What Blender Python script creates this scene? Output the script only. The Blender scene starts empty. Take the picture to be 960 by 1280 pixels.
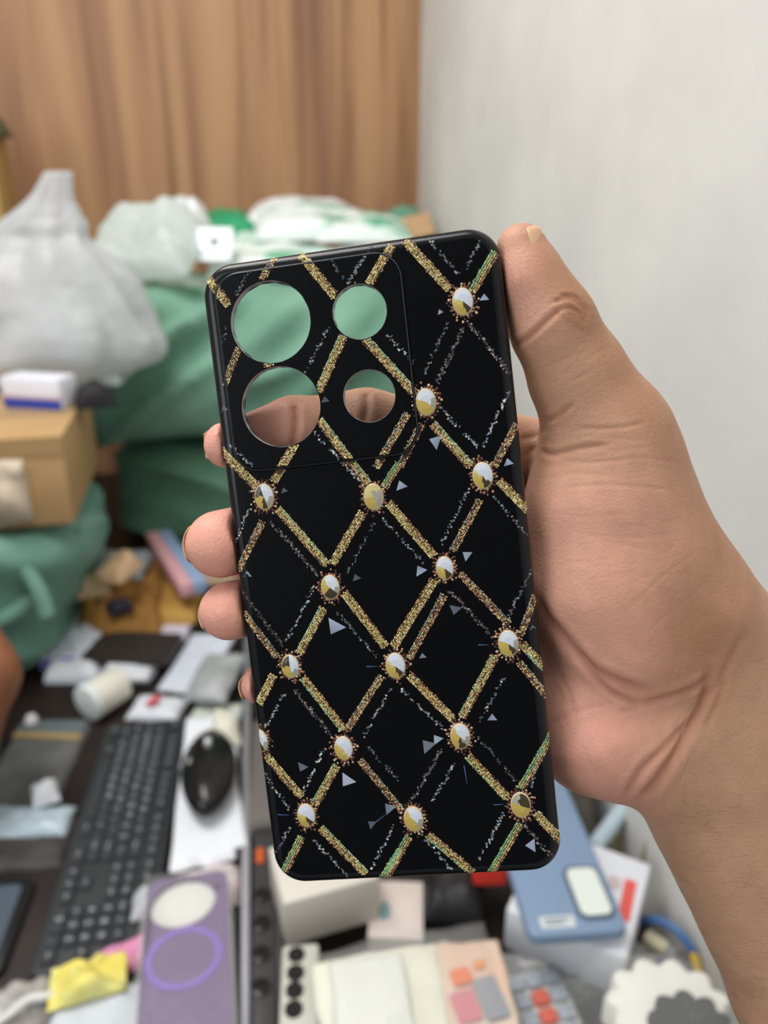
import bpy, bmesh, math, random
import numpy as np
from mathutils import Vector, Matrix, Euler, noise
from mathutils.geometry import delaunay_2d_cdt

random.seed(7)
rng = np.random.default_rng(7)
C = bpy.context.scene.collection
R = math.radians

# ------------------------------------------------------------------ camera
PITCH = R(22.0)
CAM_Z = 0.68
FPX = 960.0
cp, sp = math.cos(PITCH), math.sin(PITCH)
AX_R = Vector((1, 0, 0)); AX_U = Vector((0, sp, cp)); AX_F = Vector((0, cp, -sp))
CAM = Vector((0, 0, CAM_Z))
M_CAM = Matrix(((1, 0, 0, 0), (0, sp, -cp, 0), (0, cp, sp, CAM_Z), (0, 0, 0, 1)))


def ray(u, v):
    return AX_R * ((u - 480) / FPX) + AX_U * ((640 - v) / FPX) + AX_F


def at(u, v, z=0.0):
    d = ray(u, v)
    t = (z - CAM_Z) / d.z
    return CAM + d * t


def atf(u, v, fwd):
    d = ray(u, v)
    return CAM + d * (fwd / d.y)


# ------------------------------------------------------------------ materials
def lin(c):
    out = []
    for x in c[:3]:
        x = x / 255.0
        out.append(x / 12.92 if x <= 0.04045 else ((x + 0.055) / 1.055) ** 2.4)
    return tuple(out) + (1.0,)


def mat(name, rgb, rough=0.6, spec=0.35, rgb2=None, nscale=8.0, bump=0.0, bscale=60.0, stretch=None, metallic=0.0, detail=3.0, alpha=None, lo=0.35, hi=0.65):
    m = bpy.data.materials.new(name); m.use_nodes = True
    nt = m.node_tree; N = nt.nodes; L = nt.links
    b = N['Principled BSDF']
    b.inputs['Base Color'].default_value = lin(rgb)
    b.inputs['Roughness'].default_value = rough
    b.inputs['Specular IOR Level'].default_value = spec
    b.inputs['Metallic'].default_value = metallic
    if alpha is not None: b.inputs['Alpha'].default_value = alpha
    if rgb2 is not None or bump > 0:
        tc = N.new('ShaderNodeTexCoord'); mp = N.new('ShaderNodeMapping')
        L.new(tc.outputs['Object'], mp.inputs['Vector'])
        if stretch: mp.inputs['Scale'].default_value = stretch
        if rgb2 is not None:
            n = N.new('ShaderNodeTexNoise'); n.inputs['Scale'].default_value = nscale; n.inputs['Detail'].default_value = detail
            L.new(mp.outputs['Vector'], n.inputs['Vector'])
            r = N.new('ShaderNodeValToRGB'); r.color_ramp.elements[0].color = lin(rgb); r.color_ramp.elements[1].color = lin(rgb2)
            r.color_ramp.elements[0].position = lo; r.color_ramp.elements[1].position = hi
            L.new(n.outputs['Fac'], r.inputs['Fac']); L.new(r.outputs['Color'], b.inputs['Base Color'])
        if bump > 0:
            n2 = N.new('ShaderNodeTexNoise'); n2.inputs['Scale'].default_value = bscale; n2.inputs['Detail'].default_value = 4
            L.new(mp.outputs['Vector'], n2.inputs['Vector'])
            bp = N.new('ShaderNodeBump'); bp.inputs['Strength'].default_value = bump; bp.inputs['Distance'].default_value = 0.01
            L.new(n2.outputs['Fac'], bp.inputs['Height']); L.new(bp.outputs['Normal'], b.inputs['Normal'])
    return m


def film_mat(name, rgb, see=0.35, rough=0.3, bump=0.4, bscale=25):
    m = bpy.data.materials.new(name); m.use_nodes = True
    nt = m.node_tree; N = nt.nodes; L = nt.links
    b = N['Principled BSDF']; out = N['Material Output']
    b.inputs['Base Color'].default_value = lin(rgb); b.inputs['Roughness'].default_value = rough
    tr = N.new('ShaderNodeBsdfTransparent'); tl = N.new('ShaderNodeBsdfTranslucent'); tl.inputs['Color'].default_value = lin(rgb)
    m1 = N.new('ShaderNodeMixShader'); m1.inputs[0].default_value = 0.35
    m2 = N.new('ShaderNodeMixShader'); m2.inputs[0].default_value = see
    L.new(b.outputs[0], m1.inputs[1]); L.new(tl.outputs[0], m1.inputs[2])
    L.new(m1.outputs[0], m2.inputs[1]); L.new(tr.outputs[0], m2.inputs[2])
    L.new(m2.outputs[0], out.inputs['Surface'])
    tc = N.new('ShaderNodeTexCoord'); n2 = N.new('ShaderNodeTexNoise'); n2.inputs['Scale'].default_value = bscale; n2.inputs['Detail'].default_value = 4
    L.new(tc.outputs['Object'], n2.inputs['Vector'])
    bp = N.new('ShaderNodeBump'); bp.inputs['Strength'].default_value = bump; bp.inputs['Distance'].default_value = 0.02
    L.new(n2.outputs['Fac'], bp.inputs['Height']); L.new(bp.outputs['Normal'], b.inputs['Normal'])
    return m


def attr_mat(name, attr, rough=0.5, spec=0.3, sss=0.0, bump=0.0, bscale=900, stretch=None):
    m = bpy.data.materials.new(name); m.use_nodes = True
    nt = m.node_tree; N = nt.nodes; L = nt.links; b = N['Principled BSDF']
    a = N.new('ShaderNodeVertexColor'); a.layer_name = attr
    L.new(a.outputs['Color'], b.inputs['Base Color'])
    b.inputs['Roughness'].default_value = rough; b.inputs['Specular IOR Level'].default_value = spec
    if sss:
        b.inputs['Subsurface Weight'].default_value = sss
        b.inputs['Subsurface Radius'].default_value = (1.0, 0.4, 0.25)
        b.inputs['Subsurface Scale'].default_value = 0.003
    if bump:
        tc = N.new('ShaderNodeTexCoord'); mp = N.new('ShaderNodeMapping'); L.new(tc.outputs['Object'], mp.inputs['Vector'])
        if stretch:
            mp.inputs['Rotation'].default_value = stretch[0]; mp.inputs['Scale'].default_value = stretch[1]
        n2 = N.new('ShaderNodeTexNoise'); n2.inputs['Scale'].default_value = bscale; n2.inputs['Detail'].default_value = 5
        L.new(mp.outputs['Vector'], n2.inputs['Vector'])
        bp = N.new('ShaderNodeBump'); bp.inputs['Strength'].default_value = bump; bp.inputs['Distance'].default_value = 0.0006
        L.new(n2.outputs['Fac'], bp.inputs['Height']); L.new(bp.outputs['Normal'], b.inputs['Normal'])
    return m


# ------------------------------------------------------------------ object helpers
def tag(o, label=None, cat=None, group=None, kind=None):
    if label: o['label'] = label
    if cat: o['category'] = cat
    if group: o['group'] = group
    if kind: o['kind'] = kind
    return o


def empty(name, loc, yaw=0.0, label=None, cat=None, group=None):
    o = bpy.data.objects.new(name, None); C.objects.link(o)
    o.empty_display_size = 0.02
    o.location = loc; o.rotation_euler = (0, 0, yaw)
    return tag(o, label, cat, group)


def link(name, me, mats, parent=None, loc=None, rot=None, smooth=True):
    o = bpy.data.objects.new(name, me); C.objects.link(o)
    if not isinstance(mats, (list, tuple)): mats = [mats]
    for m in mats: me.materials.append(m)
    if smooth is True:
        for p in me.polygons: p.use_smooth = True
    elif smooth:
        for p in me.polygons: p.use_smooth = True
        try: me.set_sharp_from_angle(angle=R(smooth))
        except Exception: pass
    if parent: o.parent = parent
    if loc is not None: o.location = loc
    if rot is not None: o.rotation_euler = rot
    return o


def bm_mesh(bm, name='m'):
    me = bpy.data.meshes.new(name); bm.normal_update(); bm.to_mesh(me); bm.free(); return me


class MB:
    """collects shapes, gives ONE mesh"""
    def __init__(s): s.v = []; s.f = []; s.m = []
    def add(s, vs, fs, mi=0):
        k = len(s.v); s.v += [tuple(p) for p in vs]; s.f += [tuple(i + k for i in f) for f in fs]; s.m += [mi] * len(fs)
    def bmesh(s, bm, mi=0, M=None):
        bm.verts.index_update()
        s.add([(M @ v.co if M else v.co) for v in bm.verts], [[v.index for v in f.verts] for f in bm.faces], mi); bm.free()
    def box(s, c, size, mi=0, bev=0.0, M=None, seg=2):
        bm = bmesh.new(); bmesh.ops.create_cube(bm, size=1)
        for v in bm.verts: v.co = Vector((v.co.x * size[0] + c[0], v.co.y * size[1] + c[1], v.co.z * size[2] + c[2]))
        if bev: bmesh.ops.bevel(bm, geom=bm.edges[:], offset=min(bev, min(size) * 0.45), segments=seg, affect='EDGES', profile=0.5)
        s.bmesh(bm, mi, M)
    def cyl(s, p0, p1, r0, r1=None, mi=0, n=24, bev=0.0):
        r1 = r0 if r1 is None else r1
        p0 = Vector(p0); p1 = Vector(p1); ax = (p1 - p0).normalized()
        t = Vector((0, 0, 1)) if abs(ax.z) < 0.9 else Vector((1, 0, 0)); e1 = ax.cross(t).normalized(); e2 = ax.cross(e1)
        rings = []
        if bev: rings = [(p0, r0 - bev), (p0 + ax * bev * .3, r0 - bev * .3), (p0 + ax * bev, r0), (p1 - ax * bev, r1), (p1 - ax * bev * .3, r1 - bev * .3), (p1, r1 - bev)]
        else: rings = [(p0, r0), (p1, r1)]
        vs = []; fs = []
        for p, r in rings:
            for i in range(n):
                a = 2 * math.pi * i / n; vs.append(p + (e1 * math.cos(a) + e2 * math.sin(a)) * r)
        for k in range(len(rings) - 1):
            for i in range(n):
                j = (i + 1) % n; fs.append((k * n + i, k * n + j, (k + 1) * n + j, (k + 1) * n + i))
        fs.append(tuple(range(n))[::-1]); fs.append(tuple((len(rings) - 1) * n + i for i in range(n)))
        s.add(vs, fs, mi)
    def tube(s, pts, r, mi=0, n=10, sub=6):
        P = [Vector(p) for p in pts]; Q = []
        for i in range(len(P) - 1):
            a = P[max(i - 1, 0)]; b = P[i]; c = P[i + 1]; d = P[min(i + 2, len(P) - 1)]
            for k in range(sub):
                t = k / sub
                Q.append(0.5 * ((2 * b) + (-a + c) * t + (2 * a - 5 * b + 4 * c - d) * t * t + (-a + 3 * b - 3 * c + d) * t ** 3))
        Q.append(P[-1]); vs = []; fs = []; e1 = None
        for i, p in enumerate(Q):
            ax = (Q[min(i + 1, len(Q) - 1)] - Q[max(i - 1, 0)]).normalized()
            if e1 is None:
                t = Vector((0, 0, 1)) if abs(ax.z) < 0.9 else Vector((1, 0, 0)); e1 = ax.cross(t).normalized()
            else: e1 = (e1 - ax * e1.dot(ax)).normalized()
            e2 = ax.cross(e1)
            for k in range(n):
                a = 2 * math.pi * k / n; vs.append(p + (e1 * math.cos(a) + e2 * math.sin(a)) * r)
        for i in range(len(Q) - 1):
            for k in range(n):
                j = (k + 1) % n; fs.append((i * n + k, i * n + j, (i + 1) * n + j, (i + 1) * n + k))
        fs.append(tuple(range(n))[::-1]); fs.append(tuple((len(Q) - 1) * n + k for k in range(n)))
        s.add(vs, fs, mi)
    def prism(s, poly, z0, z1, mi=0, bev=0.0):
        bm = bmesh.new(); vb = [bm.verts.new((x, y, z0)) for x, y in poly]; f = bm.faces.new(vb)
        r = bmesh.ops.extrude_face_region(bm, geom=[f])
        for v in r['geom']:
            if isinstance(v, bmesh.types.BMVert): v.co.z = z1
        bmesh.ops.recalc_face_normals(bm, faces=bm.faces[:])
        if bev: bmesh.ops.bevel(bm, geom=[e for e in bm.edges if abs(e.verts[0].co.z - e.verts[1].co.z) < 1e-6 and abs(e.verts[0].co.z - z1) < 1e-6], offset=bev, segments=2, affect='EDGES', profile=0.5)
        s.bmesh(bm, mi)
    def mesh(s, name='m'):
        me = bpy.data.meshes.new(name); me.from_pydata(s.v, [], s.f); me.update()
        for p, i in zip(me.polygons, s.m): p.material_index = i
        return me
    def build(s, name, mats, parent=None, loc=None, rot=None, smooth=35):
        return link(name, s.mesh(name), mats, parent, loc, rot, smooth)


def rrect(w, h, r, n=8, cx=0.0, cy=0.0):
    pts = []
    for sx, sy, a0 in ((1, 1, 0), (-1, 1, 90), (-1, -1, 180), (1, -1, 270)):
        for k in range(n + 1):
            a = R(a0 + 90 * k / n)
            pts.append((cx + sx * (w / 2 - r) + r * math.cos(a), cy + sy * (h / 2 - r) + r * math.sin(a)))
    return pts


def quad(nl, nr, fr, fl, z=0.0):
    """four picture corners of a flat thing lying at height z -> centre, yaw of its width axis, width, length"""
    P = [at(*p, z) for p in (nl, nr, fr, fl)]
    c = (P[0] + P[1] + P[2] + P[3]) / 4
    ya = ((P[3] - P[0]) + (P[2] - P[1])); xa = ((P[1] - P[0]) + (P[2] - P[3]))
    a1 = math.atan2(xa.y, xa.x); a2 = math.atan2(ya.y, ya.x) - math.pi / 2
    w = xa.length / 2; l = ya.length / 2
    yaw = math.atan2(math.sin(a1) * w + math.sin(a2) * l, math.cos(a1) * w + math.cos(a2) * l)
    k = abs(math.cos(a1 - a2))
    return Vector((c.x, c.y, z)), yaw, w, l * k


def crumpled(w, l, t, seed, amp=0.01, sc=8.0, nx=26, ny=26, pillow=True, fold=0.0):
    """a closed crumpled pouch or bundle: pillow profile, wrinkled by noise"""
    vs = []; fs = []
    def row(top):
        for j in range(ny + 1):
            for i in range(nx + 1):
                u = i / nx * 2 - 1; v = j / ny * 2 - 1
                e = max(0.0, (1 - abs(u) ** 4) * (1 - abs(v) ** 4)) ** 0.6 if pillow else 1.0
                if not pillow and (i in (0, nx) or j in (0, ny)): e = 0.15
                x = u * w / 2; y = v * l / 2
                n = noise.noise(Vector((x * sc + seed * 7.3, y * sc, seed * 3.1)))
                n2 = abs(noise.noise(Vector((x * sc * 2.2 + seed, y * sc * 2.2 + 5, seed))))
                z = (t * e if top else 0.0) + (amp * n * (0.5 + e) + amp * 0.9 * n2 * e if top else amp * 0.0)
                edge = 1 + 0.05 * noise.noise(Vector((u * 2 + seed, v * 2, 1.7)))
                vs.append((x * edge + (fold * v * w if fold else 0), y * edge, max(z, 0.0005) if top else 0.0))
    row(True); row(False)
    n1 = (nx + 1) * (ny + 1)
    I = lambda i, j: j * (nx + 1) + i
    for j in range(ny):
        for i in range(nx):
            fs.append((I(i, j), I(i + 1, j), I(i + 1, j + 1), I(i, j + 1)))
            fs.append((n1 + I(i, j), n1 + I(i, j + 1), n1 + I(i + 1, j + 1), n1 + I(i + 1, j)))
    for i in range(nx):
        fs.append((I(i, 0), n1 + I(i, 0), n1 + I(i + 1, 0), I(i + 1, 0))); fs.append((I(i, ny), I(i + 1, ny), n1 + I(i + 1, ny), n1 + I(i, ny)))
    for j in range(ny):
        fs.append((I(0, j), I(0, j + 1), n1 + I(0, j + 1), n1 + I(0, j))); fs.append((I(nx, j), n1 + I(nx, j), n1 + I(nx, j + 1), I(nx, j + 1)))
    me = bpy.data.meshes.new('crumpled'); me.from_pydata(vs, [], fs); me.update()
    return me


def sack_mesh(w, d, h, seed, n=36, amp=0.02, p=5.0, fold_amp=0.008, fold_dir=(1, 0.25, 0.6), taper=0.0):
    """a full woven sack: bulging box with creases, base at z=0"""
    bm = bmesh.new(); bmesh.ops.create_cube(bm, size=2)
    bmesh.ops.subdivide_edges(bm, edges=bm.edges[:], cuts=n, use_grid_fill=True)
    fd = Vector(fold_dir).normalized()
    for v in bm.verts:
        c = v.co.copy()
        L = (abs(c.x) ** p + abs(c.y) ** p + abs(c.z) ** p) ** (1 / p)
        c = c / L
        k = 1 - taper * (c.z + 1) / 2
        q = Vector((c.x * w / 2 * k, c.y * d / 2 * k, (c.z + 1) * h / 2))
        nv = noise.noise(q * 5 + Vector((seed, 2, 1)))
        pl = q.dot(fd)
        s = noise.noise(Vector((pl * 16 + seed, q.x * 2, q.y * 2 + q.z * 2)))
        rid = (1 - abs(s)) ** 3
        out = c.normalized(); out.z *= 0.6
        q += out * (amp * nv + fold_amp * rid)
        q.z = max(q.z, 0.0)
        v.co = q
    return bm_mesh(bm)

# ------------------------------------------------------------------ the room
YAW = R(7.2)                       # the room stands turned a little to the left of the view
WD = Vector((-math.sin(YAW), math.cos(YAW), 0))      # along the right-hand wall, away from the viewer
WX = Vector((math.cos(YAW), math.sin(YAW), 0))       # along the wooden wall, to the right
_g = at(921, 1278, 0.0)
_g = Vector((0.292, 0.478, 0))
BACK = 2.1
CORNER = _g + WD * ((BACK - _g.y) / WD.y)
FLOOR_Z = -0.75


def struct_slab(name, origin, ex, ey, w, h, t, m, n=None):
    """slab: face spanned by ex*w, ey*h from origin, thickness t behind it"""
    ex = ex.normalized(); ey = ey.normalized(); ez = ex.cross(ey)
    mb = MB(); mb.box((w / 2, h / 2, -t / 2), (w, h, t))
    o = mb.build(name, m, smooth=False)
    M = Matrix((ex, ey, ez)).transposed().to_4x4(); M.translation = origin
    o.matrix_world = M
    return tag(o, kind='structure')


def wood_mat():
    m = bpy.data.materials.new('wood_panel'); m.use_nodes = True
    nt = m.node_tree; N = nt.nodes; L = nt.links; b = N['Principled BSDF']
    tc = N.new('ShaderNodeTexCoord'); mp = N.new('ShaderNodeMapping'); mp.inputs['Scale'].default_value = (9.0, 0.45, 1.0)
    L.new(tc.outputs['Object'], mp.inputs['Vector'])
    n1 = N.new('ShaderNodeTexNoise'); n1.inputs['Scale'].default_value = 1.3; n1.inputs['Detail'].default_value = 3; n1.inputs['Distortion'].default_value = 0.5
    L.new(mp.outputs['Vector'], n1.inputs['Vector'])
    r1 = N.new('ShaderNodeValToRGB'); cr = r1.color_ramp
    cr.elements[0].position = 0.28; cr.elements[0].color = lin((140, 102, 78))
    cr.elements[1].position = 0.72; cr.elements[1].color = lin((192, 150, 112))
    e = cr.elements.new(0.42); e.color = lin((168, 124, 92)); e = cr.elements.new(0.55); e.color = lin((184, 142, 102))
    L.new(n1.outputs['Fac'], r1.inputs['Fac'])
    mp2 = N.new('ShaderNodeMapping'); mp2.inputs['Scale'].default_value = (26.0, 0.7, 1.0); mp2.inputs['Location'].default_value = (3.7, 1, 0)
    L.new(tc.outputs['Object'], mp2.inputs['Vector'])
    n2 = N.new('ShaderNodeTexNoise'); n2.inputs['Scale'].default_value = 1.0; n2.inputs['Detail'].default_value = 4; n2.inputs['Distortion'].default_value = 0.8
    L.new(mp2.outputs['Vector'], n2.inputs['Vector'])
    r2 = N.new('ShaderNodeValToRGB'); r2.color_ramp.elements[0].position = 0.30; r2.color_ramp.elements[0].color = (0.42, 0.36, 0.34, 1)
    r2.color_ramp.elements[1].position = 0.47; r2.color_ramp.elements[1].color = (1, 1, 1, 1)
    L.new(n2.outputs['Fac'], r2.inputs['Fac'])
    mx = N.new('ShaderNodeMix'); mx.data_type = 'RGBA'; mx.blend_type = 'MULTIPLY'; mx.inputs[0].default_value = 0.8
    L.new(r1.outputs['Color'], mx.inputs[6]); L.new(r2.outputs['Color'], mx.inputs[7]); L.new(mx.outputs[2], b.inputs['Base Color'])
    b.inputs['Roughness'].default_value = 0.45; b.inputs['Specular IOR Level'].default_value = 0.3
    return m


M_wood = wood_mat()
M_plaster = mat('white_plaster', (226, 224, 218), 0.8, 0.2, rgb2=(216, 214, 209), nscale=5, bump=0.10, bscale=22)
M_floor = mat('dark_floor', (70, 62, 56), 0.6, rgb2=(90, 80, 70), nscale=4)
up = Vector((0, 0, 1))
WALL_H = 2.75
struct_slab('wall_back', CORNER - WX * 2.6 + up * FLOOR_Z, WX, up, 2.6, WALL_H, 0.08, M_wood)
struct_slab('wall_right', CORNER + up * FLOOR_Z, -WD, up, 3.0, WALL_H, 0.1, M_plaster)
fl = struct_slab('floor', CORNER - WX * 2.6 - WD * 3.0 + up * FLOOR_Z, WX, WD, 2.7, 3.1, 0.05, M_floor)

# the table everything lies on
M_table = mat('table_dark', (34, 26, 24), 0.45, 0.35, rgb2=(46, 34, 30), nscale=3, stretch=(1, 6, 1))
tb = empty('table', CORNER - WX * 0.95 - WD * 1.08 + up * FLOOR_Z, YAW, 'dark brown table top under all the clutter, touching the white wall', 'table')
mb = MB(); mb.box((0, 0, 0.735), (1.88, 2.1, 0.03), bev=0.004); mb.build('table_top', M_table, tb)
for sx in (-1, 1):
    for sy in (-1, 1):
        mb = MB(); mb.box((sx * 0.86, sy * 0.98, 0.36), (0.06, 0.06, 0.72), bev=0.004); mb.build('leg', M_table, tb)

# ------------------------------------------------------------------ the phone case
CW, CH, CR = 76.0, 164.0, 8.2


def rodr(r):
    t = float(np.linalg.norm(r)); k = np.array(r) / t
    K = np.array([[0, -k[2], k[1]], [k[2], 0, -k[0]], [-k[1], k[0], 0]])
    return np.eye(3) + math.sin(t) * K + (1 - math.cos(t)) * K @ K


RC = rodr((0.068, -0.113, 0.109)); TC = np.array([-0.626, -14.902, -195.808])


def case_xy(u, v):
    """point of the case's back (mm, its own frame) seen at a picture point"""
    d = np.array([(u - 480) / FPX, (640 - v) / FPX, -1.0]); n = RC[:, 2]
    t = (n @ TC) / (n @ d)
    q = RC.T @ (d * t - TC)
    return float(q[0]), float(q[1])


def rr_in(x, y, w, h, r, cx=0, cy=0):
    """inset distance inside a rounded rectangle (positive inside)"""
    qx = abs(x - cx) - w / 2 + r; qy = abs(y - cy) - h / 2 + r
    return r - math.hypot(max(qx, 0), max(qy, 0)) - min(max(qx, qy), 0)


RF = 2.8
pl_l = case_xy(277, 450)[0]; pl_r = case_xy(514, 440)[0]; pl_t = case_xy(370, 329)[1]; pl_b = case_xy(415, 580)[1]
PL = (pl_r - pl_l, pl_t - pl_b, 7.0, (pl_l + pl_r) / 2, (pl_t + pl_b) / 2); PZ = 0.9
HOLES = [case_xy(339, 403) + (10.2,), case_xy(450, 390) + (6.75,), case_xy(352, 508.5) + (10.1,), case_xy(462, 495) + (6.5,)]


def surf_z(x, y):
    d = rr_in(x, y, CW, CH, CR)
    z = 0.0 if d >= RF else -RF + math.sqrt(max(RF * RF - (RF - max(d, 0.02)) ** 2, 0))
    dp = rr_in(x, y, *PL)
    return max(z, min(max(dp / 0.9, 0), 1) * PZ) if dp > 0 else z


M_CASE = M_CAM @ Matrix(((RC[0, 0], RC[0, 1], RC[0, 2], TC[0] * .001), (RC[1, 0], RC[1, 1], RC[1, 2], TC[1] * .001), (RC[2, 0], RC[2, 1], RC[2, 2], TC[2] * .001), (0, 0, 0, 1)))
case = empty('phone_case', (0, 0, 0), 0, 'black phone case printed with a gold beaded lattice and jewels, held up in the hand', 'phone case')
case.matrix_world = M_CASE
M_black = mat('case_black', (6, 6, 8), 0.34, 0.10)
M_case_edge = mat('case_edge', (9, 9, 13), 0.28, 0.3)
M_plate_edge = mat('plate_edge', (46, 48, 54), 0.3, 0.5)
M_hole_edge = mat('case_cut_edge', (150, 150, 155), 0.4, 0.4)
mm = 0.001


def ring_fill(outer, holes):
    """flat triangulation of an outline with round holes -> points, triangles, loops of indices"""
    pts = list(outer); loops = [list(range(len(outer)))]
    for (hx, hy, hr) in holes:
        k = len(pts); n = 64
        pts += [(hx + hr * math.cos(2 * math.pi * i / n), hy + hr * math.sin(2 * math.pi * i / n)) for i in range(n)]
        loops.append(list(range(k, k + n)))
    edges = [(l[i], l[(i + 1) % len(l)]) for l in loops for i in range(len(l))]
    vs, es, fs, ov, oe, of = delaunay_2d_cdt([Vector(p) for p in pts], edges, [], 1, 1e-5)
    tris = []
    for f in fs:
        cx = sum(vs[i].x for i in f) / 3; cy = sum(vs[i].y for i in f) / 3
        if any(math.hypot(cx - h[0], cy - h[1]) < h[2] * 0.985 for h in holes): continue
        tris.append(tuple(f))
    mapo = {}
    for i, o in enumerate(ov):
        for q in o: mapo[q] = i
    return [(p.x, p.y) for p in vs], tris, [[mapo[i] for i in l] for l in loops]


def build_case():
    V = []; F = []; MI = []
    def loop(inset, z, r=None):
        k = len(V)
        V.extend((x * mm, y * mm, z * mm) for x, y in rrect(CW - 2 * inset, CH - 2 * inset, max(CR - inset, 0.5), 10))
        return list(range(k, len(V)))
    def bridge(a, b):
        n = len(a)
        for i in range(n): F.append((a[i], a[(i + 1) % n], b[(i + 1) % n], b[i])); MI.append(0)
    prof = [(1.3, -9.4), (0.5, -9.4), (0.12, -9.1), (0.0, -8.6), (0.0, -RF)]
    for k in range(1, 8):
        a = R(90 * k / 7); prof.append((RF - RF * math.cos(a), -RF + RF * math.sin(a)))
    loops = [loop(*p) for p in prof]
    for a, b in zip(loops, loops[1:]): bridge(a, b)
    n_edge = len(F)
    big = [(h[0], h[1], h[2] + 0.05) for h in HOLES]
    top = [(V[i][0] * 1000, V[i][1] * 1000) for i in loops[-1]]
    p, t, l = ring_fill(top, big); k = len(V); V.extend((x * mm, y * mm, 0) for x, y in p)
    for f in t:
        a, b, c = [Vector(p[i]) for i in f]
        F.append(tuple(i + k for i in (f if (b - a).cross(c - a) > 0 else f[::-1]))); MI.append(0)
    # inside of the tray
    ins = [loop(1.3, -9.4), loop(1.3, -2.6), loop(1.8, -1.6)]
    bridge(ins[1], ins[0]); bridge(ins[2], ins[1])
    top = [(V[i][0] * 1000, V[i][1] * 1000) for i in ins[-1]]
    p2, t2, l2 = ring_fill(top, big); k2 = len(V); V.extend((x * mm, y * mm, -1.6 * mm) for x, y in p2)
    for f in t2:
        a, b, c = [Vector(p2[i]) for i in f]
        F.append(tuple(i + k2 for i in (f[::-1] if (b - a).cross(c - a) > 0 else f))); MI.append(0)
    me = bpy.data.meshes.new('shell'); me.from_pydata(V, [], F); me.update()
    bm = bmesh.new(); bm.from_mesh(me); 
    for i_, f_ in enumerate(bm.faces):
        if i_ < n_edge: f_.material_index = 1
    bmesh.ops.remove_doubles(bm, verts=bm.verts[:], dist=1e-6); bmesh.ops.recalc_face_normals(bm, faces=bm.faces[:]); bm.to_mesh(me); bm.free()
    link('shell', me, [M_black, M_case_edge], case, smooth=30)
    # raised camera plate with the four lens holes
    V = []; F = []; MI = []
    def lp(inset, z):
        k = len(V); V.extend((x * mm, y * mm, z * mm) for x, y in rrect(PL[0] - 2 * inset, PL[1] - 2 * inset, PL[2] - inset, 10, PL[3], PL[4])); return list(range(k, len(V)))
    ls = [lp(0, 0.0), lp(0.25, 0.55), lp(0.55, 0.82), lp(0.95, PZ)]
    for a, b in zip(ls, ls[1:]):
        n = len(a)
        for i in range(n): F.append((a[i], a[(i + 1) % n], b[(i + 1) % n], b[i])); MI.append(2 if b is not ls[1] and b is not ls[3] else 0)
    top = [(V[i][0] * 1000, V[i][1] * 1000) for i in ls[-1]]
    wide = [(h[0], h[1], h[2] + 0.25) for h in HOLES]
    p, t, l = ring_fill(top, wide); k = len(V); V.extend((x * mm, y * mm, PZ * mm) for x, y in p)
    for f in t:
        a, b, c = [Vector(p[i]) for i in f]
        F.append(tuple(i + k for i in (f if (b - a).cross(c - a) > 0 else f[::-1]))); MI.append(0)
    for h in HOLES:
        n = 64; rings = [(h[2] + 0.25, PZ, 0), (h[2] + 0.06, PZ - 0.12, 1), (h[2], PZ - 0.3, 1), (h[2], -1.2, 0), (h[2] + 0.05, -1.65, 0)]; ks = []
        for rr, z, _ in rings:
            ks.append(len(V)); V.extend(((h[0] + rr * math.cos(2 * math.pi * i / n)) * mm, (h[1] + rr * math.sin(2 * math.pi * i / n)) * mm, z * mm) for i in range(n))
        for q in range(len(rings) - 1):
            for i in range(n):
                j = (i + 1) % n; F.append((ks[q] + i, ks[q] + j, ks[q + 1] + j, ks[q + 1] + i)); MI.append(rings[q][2])
    me = bpy.data.meshes.new('camera_plate'); me.from_pydata(V, [], F); me.update()
    for q, i in zip(me.polygons, MI): q.material_index = i
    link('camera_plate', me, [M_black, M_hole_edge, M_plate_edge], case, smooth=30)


build_case()

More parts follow.
